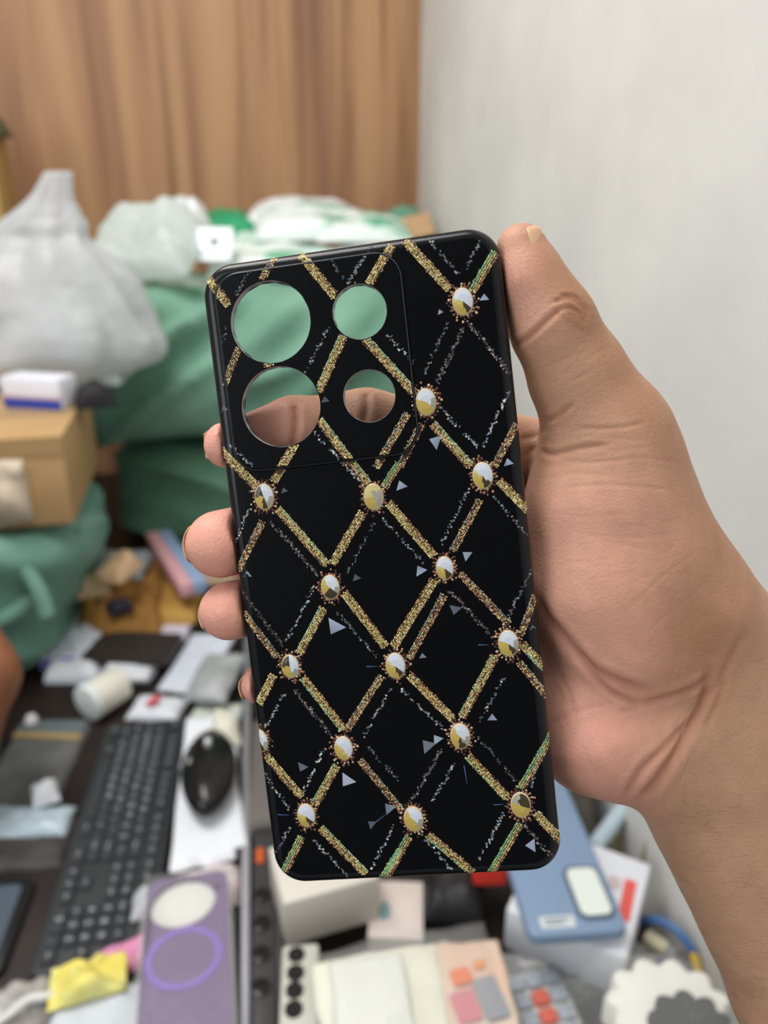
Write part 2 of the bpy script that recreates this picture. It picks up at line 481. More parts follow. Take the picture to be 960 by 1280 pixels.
# printed lattice: golden beaded bands, silvery bead lines, rings of tiny beads, little glass triangles
GEMS = [(578.5, 377, 1.0), (532.5, 502.5, 1.0), (603.5, 594.5, 1.0), (330.5, 621, 1.0), (467, 621, 1.0), (413, 734, 0.95), (556, 710, 0.88), (363, 833, .92), (494.5, 832, 1.0),
        (635.5, 804, 1.0), (429.5, 935, .95), (575.5, 920, 1.0), (383, 1019, .95), (517, 1023.5, 1.0), (651, 1006, 1.0), (324.5, 927, .9)]
SEG = """G 255 342 287 382|W 315 337 295 372|C 342 320 329 352|G 375 317 420 372|W 414 327 430 350|W 457 320 435 357|W 285 410 276 442|C 300 435 282 482|W 412 410 380 470|G 430 420 399 490
G 400 525 460 605|W 392 540 455 607|G 370 555 342 602|W 287 555 318 584|G 274 562 321 608|G 490 307 461 357|W 465 305 442 347|G 506 300 562 362|W 537 300 575 345|W 600 302 582 337|T 619 315 591 363
W 562 402 530 467|D 579 410 547 479|D 587 405 637 467|G 455 422 517 490|W 482 417 517 455|C 510 517 470 585|C 527 530 500 583|T 499 580 480 609|G 541 530 588 583|W 550 510 597 560|W 637 490 604 558|C 646 530 618 583
G 347 636 409 706|G 453 641 416 704|W 312 636 293 679|C 328 652 297 714|D 339 652 398 722|W 468 655 434 717|G 430 741 482 808|W 422 766 473 823|G 404 760 374 817|W 393 733 358 803|D 301 739 354 808|C 304 766 347 822
G 342 844 323 880|G 378.5 847 429 911|W 356 867 331 911|D 369 863 413 920|G 486 629 542 695|W 478 649 529 704|G 624 601 662 640|W 616 622 662 671|W 586 611 551 681|C 600 625 566 688|C 575 717 636 780|D 562 739 616 797
G 543 725 492 808|C 555 744 511 824|W 665 712 635 773|C 670 744 652 791|G 654 806 685 840|C 649 828 687 875|G 619 820 577 897|W 630 847 600 902|G 512 844 566 899|W 502 862 555 912|C 477 845 433 913|W 488 861 452 925
G 333 945 377 996|W 330 968 362 1012|W 406 936 378 992|G 421 957 393 1006|C 450 950 502 1013|W 459 934 500 977|W 362 1035 342 1071|T 377 1046 355 1090|G 401 1035 457 1092|W 392 1051 436 1097|W 493 1032 463 1087|T 501 1062 478 1099
G 585 945 634 997|W 597 922 645 977|D 552 937 516 999|W 569 955 540 1002|T 690 920 651 986|G 670 1017 705 1055|D 652 1030 695 1077|T 650 1030 614 1091|W 630 1017 600 1075|G 535 1043 592 1092|W 532 1050 565 1088|T 511 1046 483 1096
G 334 452 340 460|W 445 355 430 364|W 676 935 664 985"""
TRI = """605 372 12 0|550 390 8 .4|544 552 20 1.2|635 578 13 .2|355 613 10 .3|309 718 12 0|445 722 12 .3|419 784 27 2.6|501 607 16 .3|525 713 17 .5|583 694 15 .9|569 762 17 2.9|528 820 10 .1|666 785 8 .1|378 959 16 2.7|434 976 23 2.5|486 1010 19 .7|464 1030 14 .9|615 897 13 0|534 932 22 .7|546 924 16 .6|664 1057 19 1.6|407 500 11 .1|280 511 11 .2"""
DASH = """458 833 472 833 1|598 806 611 806 1|617 1006 630 1005 1|580 957 584 980 1|347 1018 362 1019 1|469 1028 482 1018 1"""


def build_print():
    V = []; F = []; COL = []; prng = random.Random(5)
    def bead(x, y, r, col, hgt=0.35, n=6, z0=0.02):
        if rr_in(x, y, CW, CH, CR) < 0.12: return
        for h in HOLES:
            if math.hypot(x - h[0], y - h[1]) < h[2] + 0.35: return
        z = surf_z(x, y) + z0; k = len(V)
        a0 = prng.random() * 6
        for i in range(n):
            a = a0 + 2 * math.pi * i / n; xx = x + r * math.cos(a); yy = y + r * math.sin(a)
            zz = surf_z(xx, yy) if rr_in(xx, yy, CW, CH, CR) > 0.05 else z - 0.1
            V.append((xx * mm, yy * mm, (zz + z0) * mm)); COL.append(col)
        V.append((x * mm, y * mm, (z + r * hgt) * mm)); COL.append(col)
        for i in range(n): F.append((k + i, k + (i + 1) % n, k + n))
    def jit(c, s):
        k = 1 + prng.uniform(-s, s); return tuple(max(0, min(255, q * k)) for q in c)
    GOLD = [(214, 198, 124), (226, 214, 150), (200, 178, 104), (168, 138, 80), (208, 182, 122), (120, 88, 56), (80, 54, 40), (236, 228, 186)]
    COPPER = [(176, 130, 92), (150, 100, 72), (116, 74, 56), (88, 54, 44), (206, 166, 124), (70, 46, 40), (220, 190, 150)]
    SILV = [(170, 180, 190), (206, 208, 208), (110, 126, 146), (190, 178, 168), (140, 138, 138), (80, 112, 140)]
    DIM = [(120, 112, 112), (86, 80, 84), (140, 124, 116), (70, 72, 84), (170, 158, 150)]
    TEAL = [(96, 176, 140), (140, 196, 150), (188, 206, 120)]
    for line in SEG.replace('\n', '|').split('|'):
        ty, *c = line.split(); u0, v0, u1, v1 = map(float, c)
        x0, y0 = case_xy(u0, v0); x1, y1 = case_xy(u1, v1)
        L = math.hypot(x1 - x0, y1 - y0); dx, dy = (x1 - x0) / L, (y1 - y0) / L; nx, ny = -dy, dx
        if ny < 0: nx, ny = -nx, -ny        # side facing the top of the case
        if ty in 'GCT':
            W = {'G': 1.75, 'C': 1.35, 'T': 1.6}[ty]; rows = {'G': 5, 'C': 4, 'T': 4}[ty]; st = 0.36
            # dark golden bed of the band
            nseg = max(2, int(L / 1.0)); base = (84, 62, 36) if ty != 'C' else (48, 32, 28)
            for s in range(nseg):
                q = []
                for a in (s / nseg, (s + 1) / nseg):
                    for b in (-.5, .5):
                        q.append((x0 + dx * L * a + nx * W * b, y0 + dy * L * a + ny * W * b))
                if all(rr_in(*p_, CW, CH, CR) > 0.15 for p_ in q) and all(math.hypot(p_[0] - h[0], p_[1] - h[1]) > h[2] + .35 for p_ in q for h in HOLES):
                    k = len(V)
                    for p_ in q: V.append((p_[0] * mm, p_[1] * mm, (surf_z(*p_) + 0.03) * mm)); COL.append(base)
                    f = (k, k + 2, k + 3, k + 1)
                    a_, b_, c_ = [Vector(V[i]) for i in f[:3]]
                    F.append(f if (b_ - a_).cross(c_ - a_).z > 0 else f[::-1])
            t = 0
            dark_side = prng.random() < 0.5; tealish = prng.random() < .45
            while t < L:
                for r_ in range(rows):
                    w = (r_ / (rows - 1) - .5); e = prng.uniform(-.1, .1)
                    x = x0 + dx * (t + e + (r_ % 2) * st / 2) + nx * (w * W + prng.uniform(-.07, .07)); y = y0 + dy * (t + e + (r_ % 2) * st / 2) + ny * (w * W + prng.uniform(-.07, .07))
                    if ty == 'G':
                        c = prng.choices(GOLD, (5, 5, 3, 2, 3, 1.5, 1.2, 2.5))[0]
                        if abs(w) > .3 and (w < 0) == dark_side: c = prng.choice(COPPER[1:6]) if prng.random() < .75 else c
                        elif abs(w) > .3 and tealish and prng.random() < .6: c = prng.choice(TEAL[:2] + [(150, 190, 180)])
                        elif abs(w) < .1 and prng.random() < .25: c = (112, 88, 52)
                    elif ty == 'C':
                        c = prng.choice(COPPER + GOLD[:2])
                        if w > .3 and prng.random() < .5: c = prng.choice([(120, 160, 150), (90, 120, 120), (150, 150, 130)])
                    else:
                        c = prng.choice(TEAL) if w > .1 else prng.choice(GOLD[:5] if w > -.3 else COPPER)
                    bead(x, y, prng.uniform(.17, .25), jit(c, .12))
                t += st
            # loose beads and picots along both sides
            t = 0
            while t < L:
                for sd in (-1, 1):
                    if prng.random() < .45:
                        o_ = W * .5 + prng.uniform(.12, .4); bead(x0 + dx * t + nx * o_ * sd, y0 + dy * t + ny * o_ * sd, prng.uniform(.09, .17), jit(prng.choice(COPPER), .15))
                t += .45
        else:
            pal = SILV if ty == 'W' else DIM; t = 0; dens = .8 if ty == 'W' else .95
            vis = prng.uniform(.55, 1.0)
            while t < L:
                if prng.random() < dens:
                    o_ = prng.uniform(-.4, .4) if ty == 'W' else prng.uniform(-.5, .5)
                    c = prng.choice(pal)
                    bead(x0 + dx * t + nx * o_, y0 + dy * t + ny * o_, prng.uniform(.16, .33), tuple(q * vis for q in jit(c, .2)))
                    if prng.random() < .5:
                        bead(x0 + dx * t + nx * (o_ + .4), y0 + dy * t + ny * (o_ + .4), prng.uniform(.08, .16), tuple(q * vis * .8 for q in jit(c, .2)))
                t += .42 if ty == 'W' else .3
    for gi, (u, v, s) in enumerate(GEMS):
        cx, cy = case_xy(u, v)
        for ring, (rad, nb) in enumerate(((1.24, 24), (1.43, 22), (1.62, 18))):
            for i in range(nb):
                if ring and prng.random() < (0, .25, .55)[ring]: continue
                a = 2 * math.pi * (i + .5 * ring) / nb + prng.uniform(-.06, .06)
                rx = 2.6 * s * rad - .3; ry = 3.45 * s * rad - .65
                c = prng.choice([(140, 96, 76), (166, 120, 94), (100, 62, 48), (186, 146, 114), (80, 50, 40), (208, 176, 146), (90, 54, 42)])
                bead(cx + rx * math.cos(a), cy + ry * math.sin(a), prng.uniform(.24, .37), jit(c, .1), .5)
    for line in TRI.split('|'):
        u, v, s, a = map(float, line.split()); dim = prng.uniform(.5, 1)
        if (u, v) in ((544, 552), (419, 784), (434, 976), (501, 607), (309, 718), (605, 372), (635, 578), (615, 897)): dim = 1
        cx, cy = case_xy(u, v); s *= .2 * .5
        pts = [(s * .95, -.55 * s), (-s * .95, -.45 * s), (.1 * s, .8 * s)]
        k = len(V)
        for x, y in pts:
            xx = cx + x * math.cos(a) - y * math.sin(a); yy = cy + x * math.sin(a) + y * math.cos(a)
            V.append((xx * mm, yy * mm, (surf_z(xx, yy) + .06) * mm)); COL.append(tuple(q * dim for q in (prng.choice([(150, 166, 190), (132, 140, 160), (168, 178, 196)]))))
        f = (k, k + 1, k + 2); a_, b_, c_ = [Vector(V[i]) for i in f]
        F.append(f if (b_ - a_).cross(c_ - a_).z > 0 else f[::-1])
    for line in DASH.split('|'):
        u0, v0, u1, v1, w = map(float, line.split()); p0 = Vector(case_xy(u0, v0)); p1 = Vector(case_xy(u1, v1)); n = (p1 - p0).normalized(); n = Vector((-n.y, n.x)) * .12
        k = len(V)
        for q in (p0 - n, p1 - n * .2, p1 + n * .2, p0 + n): V.append((q.x * mm, q.y * mm, (surf_z(*q) + .05) * mm)); COL.append((70, 110, 160))
        F.append((k, k + 1, k + 2, k + 3))
    me = bpy.data.meshes.new('glitter_lattice'); me.from_pydata(V, [], F); me.update()
    at_ = me.color_attributes.new('Col', 'FLOAT_COLOR', 'POINT')
    at_.data.foreach_set('color', np.array([lin(c) for c in COL], dtype=np.float32).ravel())
    o = link('glitter_lattice', me, attr_mat('print_beads', 'Col', 0.45, 0.25), case, smooth=False)
    o['label'] = 'printed golden beaded lattice'
    # jewels
    gm = [mat('jewel_silver', (204, 210, 220), .4, .2), mat('jewel_gold', (190, 166, 84), .4, .2), mat('jewel_dark', (66, 54, 34), .3, .4), mat('jewel_grey', (160, 158, 146), .3, .4), mat('jewel_rim', (206, 186, 148), .35, .4), mat('jewel_champagne', (200, 184, 124), .4, .2)]
    for gi, (u, v, s) in enumerate(GEMS):
        cx, cy = case_xy(u, v); vs = []; fs = []; mi = []; n = 20
        for rad, z in ((1.0, .05), (.9, .35), (.5, .62)):
            for i in range(n):
                a = 2 * math.pi * i / n; x = 2.6 * s * rad * math.cos(a); y = 3.45 * s * rad * math.sin(a)
                if cx + x < -CW / 2 + .5: x = -CW / 2 + .5 - cx
                vs.append((x * mm, y * mm, (surf_z(cx + x, cy + y) - surf_z(cx, cy) + z) * mm))
        vs.append((0, 0, .66 * mm))
        al = R({5: 40, 3: 30, 7: 15, 14: 70, 4: 20}.get(gi, 50 + prng.uniform(-18, 18)))
        def colr(x, y):
            s_ = x * math.cos(al) + y * .75 * math.sin(al); t_ = -x * math.sin(al) + y * math.cos(al)
            if gi in (14,): return 2 if s_ > .0 and t_ < .8 else (3 if s_ > 0 else 1)
            if gi in (3, 7) and s_ < .3 and y > .2: return 2
            if gi == 4: return 3 if s_ > .1 and y < 1.2 else (5 if y > 0 else 1)
            if gi == 5 and y < -.6 and abs(x) < 1.3: return 2
            if s_ > -.15: return 0 if t_ > -1.0 else (3 if gi % 2 else 0)
            return 2 if (t_ < -.5 and gi % 3 != 1 and s_ > -1.3) else (1 if s_ < -.7 or gi % 2 else 5)
        for k in range(2):
            for i in range(n):
                j = (i + 1) % n; f = (k * n + i, k * n + j, (k + 1) * n + j, (k + 1) * n + i)
                cxx = sum(vs[q][0] for q in f) / 4000 * 1e6; cyy = sum(vs[q][1] for q in f) / 4000 * 1e6
                fs.append(f); mi.append(4 if k == 0 else colr(cxx, cyy))
        for i in range(n):
            f = (2 * n + i, 2 * n + (i + 1) % n, 3 * n); fs.append(f)
            mi.append(colr(sum(vs[q][0] for q in f) / 3 * 1e3, sum(vs[q][1] for q in f) / 3 * 1e3))
        me = bpy.data.meshes.new('jewel'); me.from_pydata(vs, [], fs); me.update()
        for p_, i_ in zip(me.polygons, mi): p_.material_index = i_
        link('jewel', me, gm, case, (cx * mm, cy * mm, surf_z(cx, cy) * mm), smooth=False)


build_print()

# ------------------------------------------------------------------ hand: one continuous surface from blended tapered limbs
def P3(u, v, d): return np.array([(u - 480) / FPX * d, (640 - v) / FPX * d, -d])


def seg_block(F, org, h, pa, pb, ra, rb, k, margin=14.0):
    lo = np.minimum(pa - ra, pb - rb) - margin; hi = np.maximum(pa + ra, pb + rb) + margin
    i0 = np.maximum(((lo - org) / h).astype(int), 0); i1 = np.minimum(((hi - org) / h).astype(int) + 2, F.shape)
    if (i1 <= i0).any(): return
    xs = [(org[a] + h * np.arange(i0[a], i1[a])).astype(np.float32) for a in range(3)]
    X = xs[0][:, None, None]; Y = xs[1][None, :, None]; Z = xs[2][None, None, :]
    ab = (pb - pa).astype(np.float32); L2 = float(ab @ ab)
    if L2 < 1e-6: t = np.zeros((len(xs[0]), len(xs[1]), len(xs[2])), np.float32)
    else: t = np.clip(((X - pa[0]) * ab[0] + (Y - pa[1]) * ab[1] + (Z - pa[2]) * ab[2]) / L2, 0, 1)
    d = np.sqrt((X - pa[0] - ab[0] * t) ** 2 + (Y - pa[1] - ab[1] * t) ** 2 + (Z - pa[2] - ab[2] * t) ** 2) - (ra + (rb - ra) * t)
    B = F[i0[0]:i1[0], i0[1]:i1[1], i0[2]:i1[2]]
    if k > 0:
        hh = np.maximum(k - np.abs(B - d), 0) / k
        B[...] = np.minimum(B, d) - hh * hh * k * 0.25
    else: B[...] = np.minimum(B, d)


def surface_nets(F, org, h):
    S = F < 0
    n = np.array(F.shape) - 1
    cnt = np.zeros(n, np.int8)
    for dx in (0, 1):
        for dy in (0, 1):
            for dz in (0, 1):
                cnt += S[dx:dx + n[0], dy:dy + n[1], dz:dz + n[2]]
    act = np.argwhere((cnt > 0) & (cnt < 8))
    idx = -np.ones(n, np.int32); idx[act[:, 0], act[:, 1], act[:, 2]] = np.arange(len(act))
    acc = np.zeros((len(act), 3)); num = np.zeros(len(act))
    corners = [(0, 0, 0), (1, 0, 0), (0, 1, 0), (1, 1, 0), (0, 0, 1), (1, 0, 1), (0, 1, 1), (1, 1, 1)]
    val = [F[act[:, 0] + c[0], act[:, 1] + c[1], act[:, 2] + c[2]] for c in corners]
    for a, b in ((0, 1), (2, 3), (4, 5), (6, 7), (0, 2), (1, 3), (4, 6), (5, 7), (0, 4), (1, 5), (2, 6), (3, 7)):
        m = (val[a] < 0) != (val[b] < 0)
        t = np.where(m, val[a] / np.where(m, val[a] - val[b], 1), 0)
        ca = np.array(corners[a], float); cb = np.array(corners[b], float)
        acc += np.where(m[:, None], ca + (cb - ca) * t[:, None], 0); num += m
    V = org + h * (act + acc / num[:, None])
    Q = []
    for ax in range(3):
        o = [1, 2, 0][ax], [2, 0, 1][ax]
        sl0 = [slice(1, n[k]) for k in range(3)]; sl0[ax] = slice(0, n[ax]); sl1 = list(sl0); sl1[ax] = slice(1, n[ax] + 1)
        A = S[tuple(sl0)]; Bq = S[tuple(sl1)]
        e = np.argwhere(A != Bq); e = e + np.array([0 if k == ax else 1 for k in range(3)])
        ins = S[e[:, 0], e[:, 1], e[:, 2]]
        def g(du, dv):
            q = e.copy(); q[:, o[0]] -= du; q[:, o[1]] -= dv; return idx[q[:, 0], q[:, 1], q[:, 2]]
        f = np.stack([g(1, 1), g(0, 1), g(0, 0), g(1, 0)], 1)
        f[~ins] = f[~ins][:, ::-1]
        Q.append(f)
    return V, np.concatenate(Q)


def smooth_np(V, Q, it=2, lam=0.5):
    for _ in range(it):
        acc = np.zeros_like(V); num = np.zeros(len(V))
        for a in range(4):
            b = (a + 1) % 4
            np.add.at(acc, Q[:, a], V[Q[:, b]]); np.add.at(num, Q[:, a], 1)
            np.add.at(acc, Q[:, b], V[Q[:, a]]); np.add.at(num, Q[:, b], 1)
        V = V + lam * (acc / num[:, None] - V)
    return V


def chain(F, org, h, pts, k):
    for (a, b) in zip(pts, pts[1:]):
        seg_block(F, org, h, P3(a[0], a[1], a[2]), P3(b[0], b[1], b[2]), a[3] * a[2] / FPX, b[3] * b[2] / FPX, k)


def case_carve(F, org, h, gap=0.4):
    nx, ny, nz = F.shape
    X = (org[0] + h * np.arange(nx))[:, None, None]; Y = (org[1] + h * np.arange(ny))[None, :, None]; Z = (org[2] + h * np.arange(nz))[None, None, :]
    q = [RC[0, i] * (X - TC[0]) + RC[1, i] * (Y - TC[1]) + RC[2, i] * (Z - TC[2]) for i in range(3)]
    qx = np.abs(q[0]) - CW / 2 + CR; qy = np.abs(q[1]) - CH / 2 + CR
    d2 = np.hypot(np.maximum(qx, 0), np.maximum(qy, 0)) + np.minimum(np.maximum(qx, qy), 0) - CR
    dz = np.abs(q[2] + 4.7) - 4.7
    rr = 1.2
    a = np.maximum(d2 + rr, 0); b = np.maximum(dz + rr, 0)
    box = np.sqrt(a * a + b * b) + np.minimum(np.maximum(d2, dz) + rr, 0) - rr - gap
    k = 1.2; c = -box
    hh = np.maximum(k - np.abs(F - c), 0) / k
    return (np.maximum(F, c) + hh * hh * k * 0.25).astype(np.float32)


PALM = [
    [(652, 311, 194, 31), (662, 350, 195, 40), (690, 405, 197, 49.5), (722, 470, 202, 57), (760, 545, 207, 71)],
    [(760, 545, 207, 71), (772, 614, 211, 84), (807, 694, 214, 85), (850, 757, 218, 85), (895, 800, 222, 75)],
    [(760, 560, 209, 70), (735, 640, 209, 74), (748, 730, 209, 80), (770, 790, 211, 76)],
    [(770, 790, 211, 76), (850, 850, 219, 78)],
    [(735, 870, 218, 68), (748, 905, 218, 80), (800, 915, 220, 80), (862, 940, 222, 78)],
    [(690, 572, 226, 46), (860, 860, 226, 70)], [(668, 655, 228, 44), (860, 870, 226, 70)], [(665, 745, 229, 42), (850, 890, 226, 70)], [(680, 832, 227, 38), (830, 910, 225, 72)],
    [(862, 966, 222, 75), (938 + 67, 1246, 222, 80), (1110, 1450, 220, 90)],
    [(893, 799, 222, 75), (1050, 1080, 222, 88), (1170, 1330, 220, 102)],
    [(885, 890, 222, 82), (1030, 1160, 222, 88), (1140, 1390, 220, 98)],
]
FINGERS = [
    [(690, 572, 224, 46), (458, 529, 217, 41), (368, 534, 213, 36.5), (284, 556, 206, 29)],
    [(668, 655, 228, 45), (440, 640, 222, 42), (345, 665, 214, 41), (275, 680, 206, 42)],
    [(665, 745, 229, 43), (450, 730, 223, 40), (360, 750, 215, 38), (287, 764, 207, 37)],
    [(680, 832, 227, 38), (500, 830, 221, 33), (400, 845, 215, 29), (327, 855, 209, 26)],
]
# (polyline in picture coordinates on the skin, depth mm, half width mm)
CREASES = [
    ([(640, 432), (660, 422), (690, 395), (700, 388)], .5, .8), ([(690, 378), (712, 372), (728, 385), (735, 400)], .35, .6), ([(700, 368), (722, 372), (736, 392)], .3, .5), ([(694, 388), (716, 386), (732, 404)], .25, .5),
    ([(684, 526), (700, 518), (716, 505)], .35, .7), ([(676, 563), (692, 568), (725, 560), (760, 556)], .4, .8), ([(720, 535), (770, 535), (805, 528)], .2, .6),
    ([(690, 572), (740, 578), (800, 572), (850, 578)], .08, .5), ([(700, 610), (760, 606), (840, 612)], .12, .5), ([(690, 640), (740, 646), (800, 640)], .06, .5), ([(730, 668), (780, 672), (850, 666)], .05, .5), ([(680, 598), (720, 592), (750, 596)], .08, .5),
    ([(700, 700), (760, 708), (800, 704)], .04, .5), ([(790, 760), (830, 720), (870, 690)], .06, .5), ([(810, 790), (850, 755), (880, 730)], .05, .5),
    ([(668, 740), (682, 770), (700, 790), (722, 816), (745, 838), (775, 852), (810, 862)], .8, 1.2), ([(722, 816), (742, 845), (770, 868), (800, 881)], .55, .9), ([(800, 881), (835, 872), (862, 862), (885, 848)], .55, .9), ([(775, 890), (800, 882)], .3, .8),
    ([(886, 840), (878, 880), (858, 915), (842, 945), (822, 975), (797, 1002)], 1.0, 1.3), ([(855, 905), (830, 935), (800, 965), (778, 1000)], .6, 1.0), ([(905, 850), (895, 880), (880, 910)], .35, .9), ([(930, 790), (905, 840), (880, 880)], .3, 1.0),
    ([(368, 505), (370, 525), (366, 560)], .6, 1.0), ([(458, 490), (459, 508), (454, 530)], .6, 1.0), ([(652, 548), (668, 545), (680, 536)], .3, .8), ([(655, 570), (668, 560)], .25, .7),
    ([(690, 905), (720, 890), (760, 880)], .12, .8), ([(700, 840), (712, 870), (720, 900)], .15, .7),
]

_fr = random.Random(11)
def _fine(n, u0, u1, v0, v1, du, dv, ln, dep, jit_=.25, slope=0.0):
    for _ in range(n):
        u = _fr.uniform(u0, u1); v = _fr.uniform(v0, v1); u += (v - v0) * slope
        a = math.atan2(dv, du) + _fr.uniform(-jit_, jit_); L = ln * _fr.uniform(.6, 1.3)
        m = (u + math.cos(a) * L / 2 + _fr.uniform(-3, 3), v + math.sin(a) * L / 2 + _fr.uniform(-3, 3))
        CREASES.append(([(u, v), m, (u + math.cos(a) * L, v + math.sin(a) * L)], dep * _fr.uniform(.6, 1.2), .45))
_fine(10, 638, 672, 318, 360, .12, 1, 50, .05, .12)             # thumb pad
_fine(9, 690, 725, 372, 410, .6, .5, 22, .10, .3)               # thumb knuckle
_fine(14, 655, 715, 425, 500, .8, -.55, 45, .045, .25, .2)      # thumb, middle
_fine(9, 690, 740, 540, 600, 1, -.1, 70, .05, .2)               # base of the thumb
_fine(12, 680, 800, 620, 730, 1, .05, 75, .035, .2)             # ball of the thumb
_fine(8, 760, 850, 700, 800, .6, -.8, 60, .035, .2)
_fine(16, 850, 920, 800, 960, -.4, .9, 50, .09, .4, -.3)        # wrist
_fine(7, 690, 760, 830, 930, .3, 1, 60, .05, .3)                # heel


def hexnoise(p, s, seed): return noise.noise(Vector((p[0] * s + seed, p[1] * s, p[2] * s)))


def build_hand():
    h = 0.85
    lo = np.array([-62.0, -184.0, -262.0]); hi = np.array([172.0, 82.0, -168.0])
    shape = ((hi - lo) / h).astype(int) + 1
    F = np.full(shape, 60.0, np.float32)
    for i, c in enumerate(PALM): chain(F, lo, h, c, 7.0 if i else 5.0)
    for c in FINGERS:
        G = np.full(shape, 60.0, np.float32)
        chain(G, lo, h, c, 3.0)
        k = 2.2; hh = np.maximum(k - np.abs(F - G), 0) / k
        F = np.minimum(F, G) - hh * hh * k * 0.25
    F = case_carve(F, lo, h)
    V, Q = surface_nets(F, lo, h); del F
    V = smooth_np(V, Q, 3, 0.5)
    me = bpy.data.meshes.new('t'); me.from_pydata(V.tolist(), [], Q.tolist()); me.update()
    o = bpy.data.objects.new('t', me); C.objects.link(o)
    md = o.modifiers.new('s', 'SUBSURF'); md.levels = 1; md.render_levels = 1
    dg = bpy.context.evaluated_depsgraph_get(); me2 = bpy.data.meshes.new_from_object(o.evaluated_get(dg))
    bpy.data.objects.remove(o); bpy.data.meshes.remove(me)
    n = len(me2.vertices); V = np.empty(n * 3); me2.vertices.foreach_get('co', V); V = V.reshape(-1, 3)
    Nn = np.empty(n * 3); me2.vertices.foreach_get('normal', Nn); Nn = Nn.reshape(-1, 3)
    U = np.stack([480 + FPX * V[:, 0] / -V[:, 2], 640 - FPX * V[:, 1] / -V[:, 2]], 1)
    vd = V / np.linalg.norm(V, axis=1)[:, None]
    facing = np.clip(-(Nn * vd).sum(1) * 2, 0, 1)
    disp = np.zeros(n); dark = np.zeros(n)
    for poly, dep, wid in CREASES:
        dist = np.full(n, 1e9)
        # smooth the polyline
        pp = [Vector((a, b, 0)) for a, b in poly]
        S = []
        for i in range(len(pp) - 1):
            a = pp[max(i - 1, 0)]; b = pp[i]; c = pp[i + 1]; d = pp[min(i + 2, len(pp) - 1)]
            for t in (0, .25, .5, .75): S.append(0.5 * ((2 * b) + (-a + c) * t + (2 * a - 5 * b + 4 * c - d) * t * t + (-a + 3 * b - 3 * c + d) * t ** 3))
        S.append(pp[-1]); L = len(S) - 1
        fade = np.zeros(n)
        for i in range(L):
            a = np.array(S[i][:2]); b = np.array(S[i + 1][:2]); ab = b - a
            t = np.clip(((U - a) @ ab) / (ab @ ab), 0, 1); dd = np.linalg.norm(U - a - t[:, None] * ab, axis=1)
            m = dd < dist; dist[m] = dd[m]
            s = (i + t) / L; fade[m] = np.clip(np.minimum(s, 1 - s)[m] * 6 + .25, 0, 1)
        w = wid * FPX / 205
        g = np.exp(-(dist / w) ** 2) * fade * facing
        if 'finger' and poly[0][0] < 470:      # only on the finger, not on anything nearer
            pass
        disp -= dep * g + 0; disp += dep * .25 * np.exp(-((dist - 2.2 * w) / w) ** 2) * fade * facing
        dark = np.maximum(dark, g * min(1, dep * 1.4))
    # skin relief: fine wrinkles across the thumb and palm, bones and tendons of the wrist
    nz = np.array([noise.noise(Vector((p[0] * .09, p[1] * .09, p[2] * .09))) for p in V])
    disp += nz * .35
    V = V + Nn * disp[:, None]
    me2.vertices.foreach_set('co', (V * .001).ravel()); me2.update()
    # skin tones, with shade painted on the lower ball of the thumb
    def sm(e0, e1, x): t = np.clip((x - e0) / (e1 - e0), 0, 1); return t * t * (3 - 2 * t)
    u, v = U[:, 0], U[:, 1]
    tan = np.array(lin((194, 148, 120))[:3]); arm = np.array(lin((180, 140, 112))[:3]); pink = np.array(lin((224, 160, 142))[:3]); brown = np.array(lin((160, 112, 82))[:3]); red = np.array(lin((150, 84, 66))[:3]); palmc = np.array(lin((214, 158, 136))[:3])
    col = np.tile(tan, (n, 1))
    def mixc(c, f):
        nonlocal col; col = col * (1 - f[:, None]) + c * f[:, None]
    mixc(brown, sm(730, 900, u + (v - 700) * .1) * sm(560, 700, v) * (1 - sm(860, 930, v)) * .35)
    mixc(palmc, (1 - sm(760, 900, u)) * sm(540, 640, v) * .85)
    wr = sm(-30, 40, (u - 800) * .89 + (v - 1003) * .0 - (1003 - v) * .55)
    mixc(arm, np.clip(sm(0, 60, (u - 840) * .85 + (v - 930) * .45), 0, 1))
    mixc(pink, (1 - sm(300, 420, u)) * .9)                                   # fingertips
    mixc(pink, np.exp(-(((u - 735) / 60) ** 2 + ((v - 925) / 70) ** 2)) * .8)       # heel of the hand
    mixc(pink, np.exp(-(((u - 655) / 35) ** 2 + ((v - 345) / 70) ** 2)) * .6)       # thumb pad
    mixc(brown, np.exp(-(((u - 722) / 20) ** 2 + ((v - 385) / 26) ** 2)) * .8)      # thumb knuckle
    mixc(brown, sm(0, 50, u - (690 + (v - 400) * .62)) * (1 - sm(640, 760, v)) * .45)   # back of the thumb is browner
    mixc(brown, np.exp(-(((u - 870) / 45) ** 2 + ((v - 800) / 55) ** 2)) * .75)  # shade on the lower ball of the thumb, painted as brown
    mot = np.array([noise.noise(Vector((p[0] * .25 + 9, p[1] * .25, p[2] * .25))) + .5 * noise.noise(Vector((p[0] * .8, p[1] * .8, p[2] * .8 + 4))) for p in V])
    col *= (1 + .07 * mot)[:, None]
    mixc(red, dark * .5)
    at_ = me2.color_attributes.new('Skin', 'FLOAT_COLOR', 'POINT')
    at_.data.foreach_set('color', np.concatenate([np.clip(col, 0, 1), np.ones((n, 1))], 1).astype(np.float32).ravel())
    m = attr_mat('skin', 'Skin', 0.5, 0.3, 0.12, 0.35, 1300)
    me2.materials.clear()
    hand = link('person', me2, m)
    hand.matrix_world = M_CAM
    tag(hand, 'bare right hand and forearm of the person holding up the black jewelled phone case', 'person')
    # fine dark hairs on the wrist and forearm
    hr = random.Random(3); cand = np.where((facing > .6) & (((u - 840) * .85 + (v - 930) * .45) > 45) & (u < 1000) & (v < 1320))[0]
    vs = []; fs = []
    ax = P3(1000, 1240, 222) - P3(860, 960, 222); ax /= np.linalg.norm(ax)
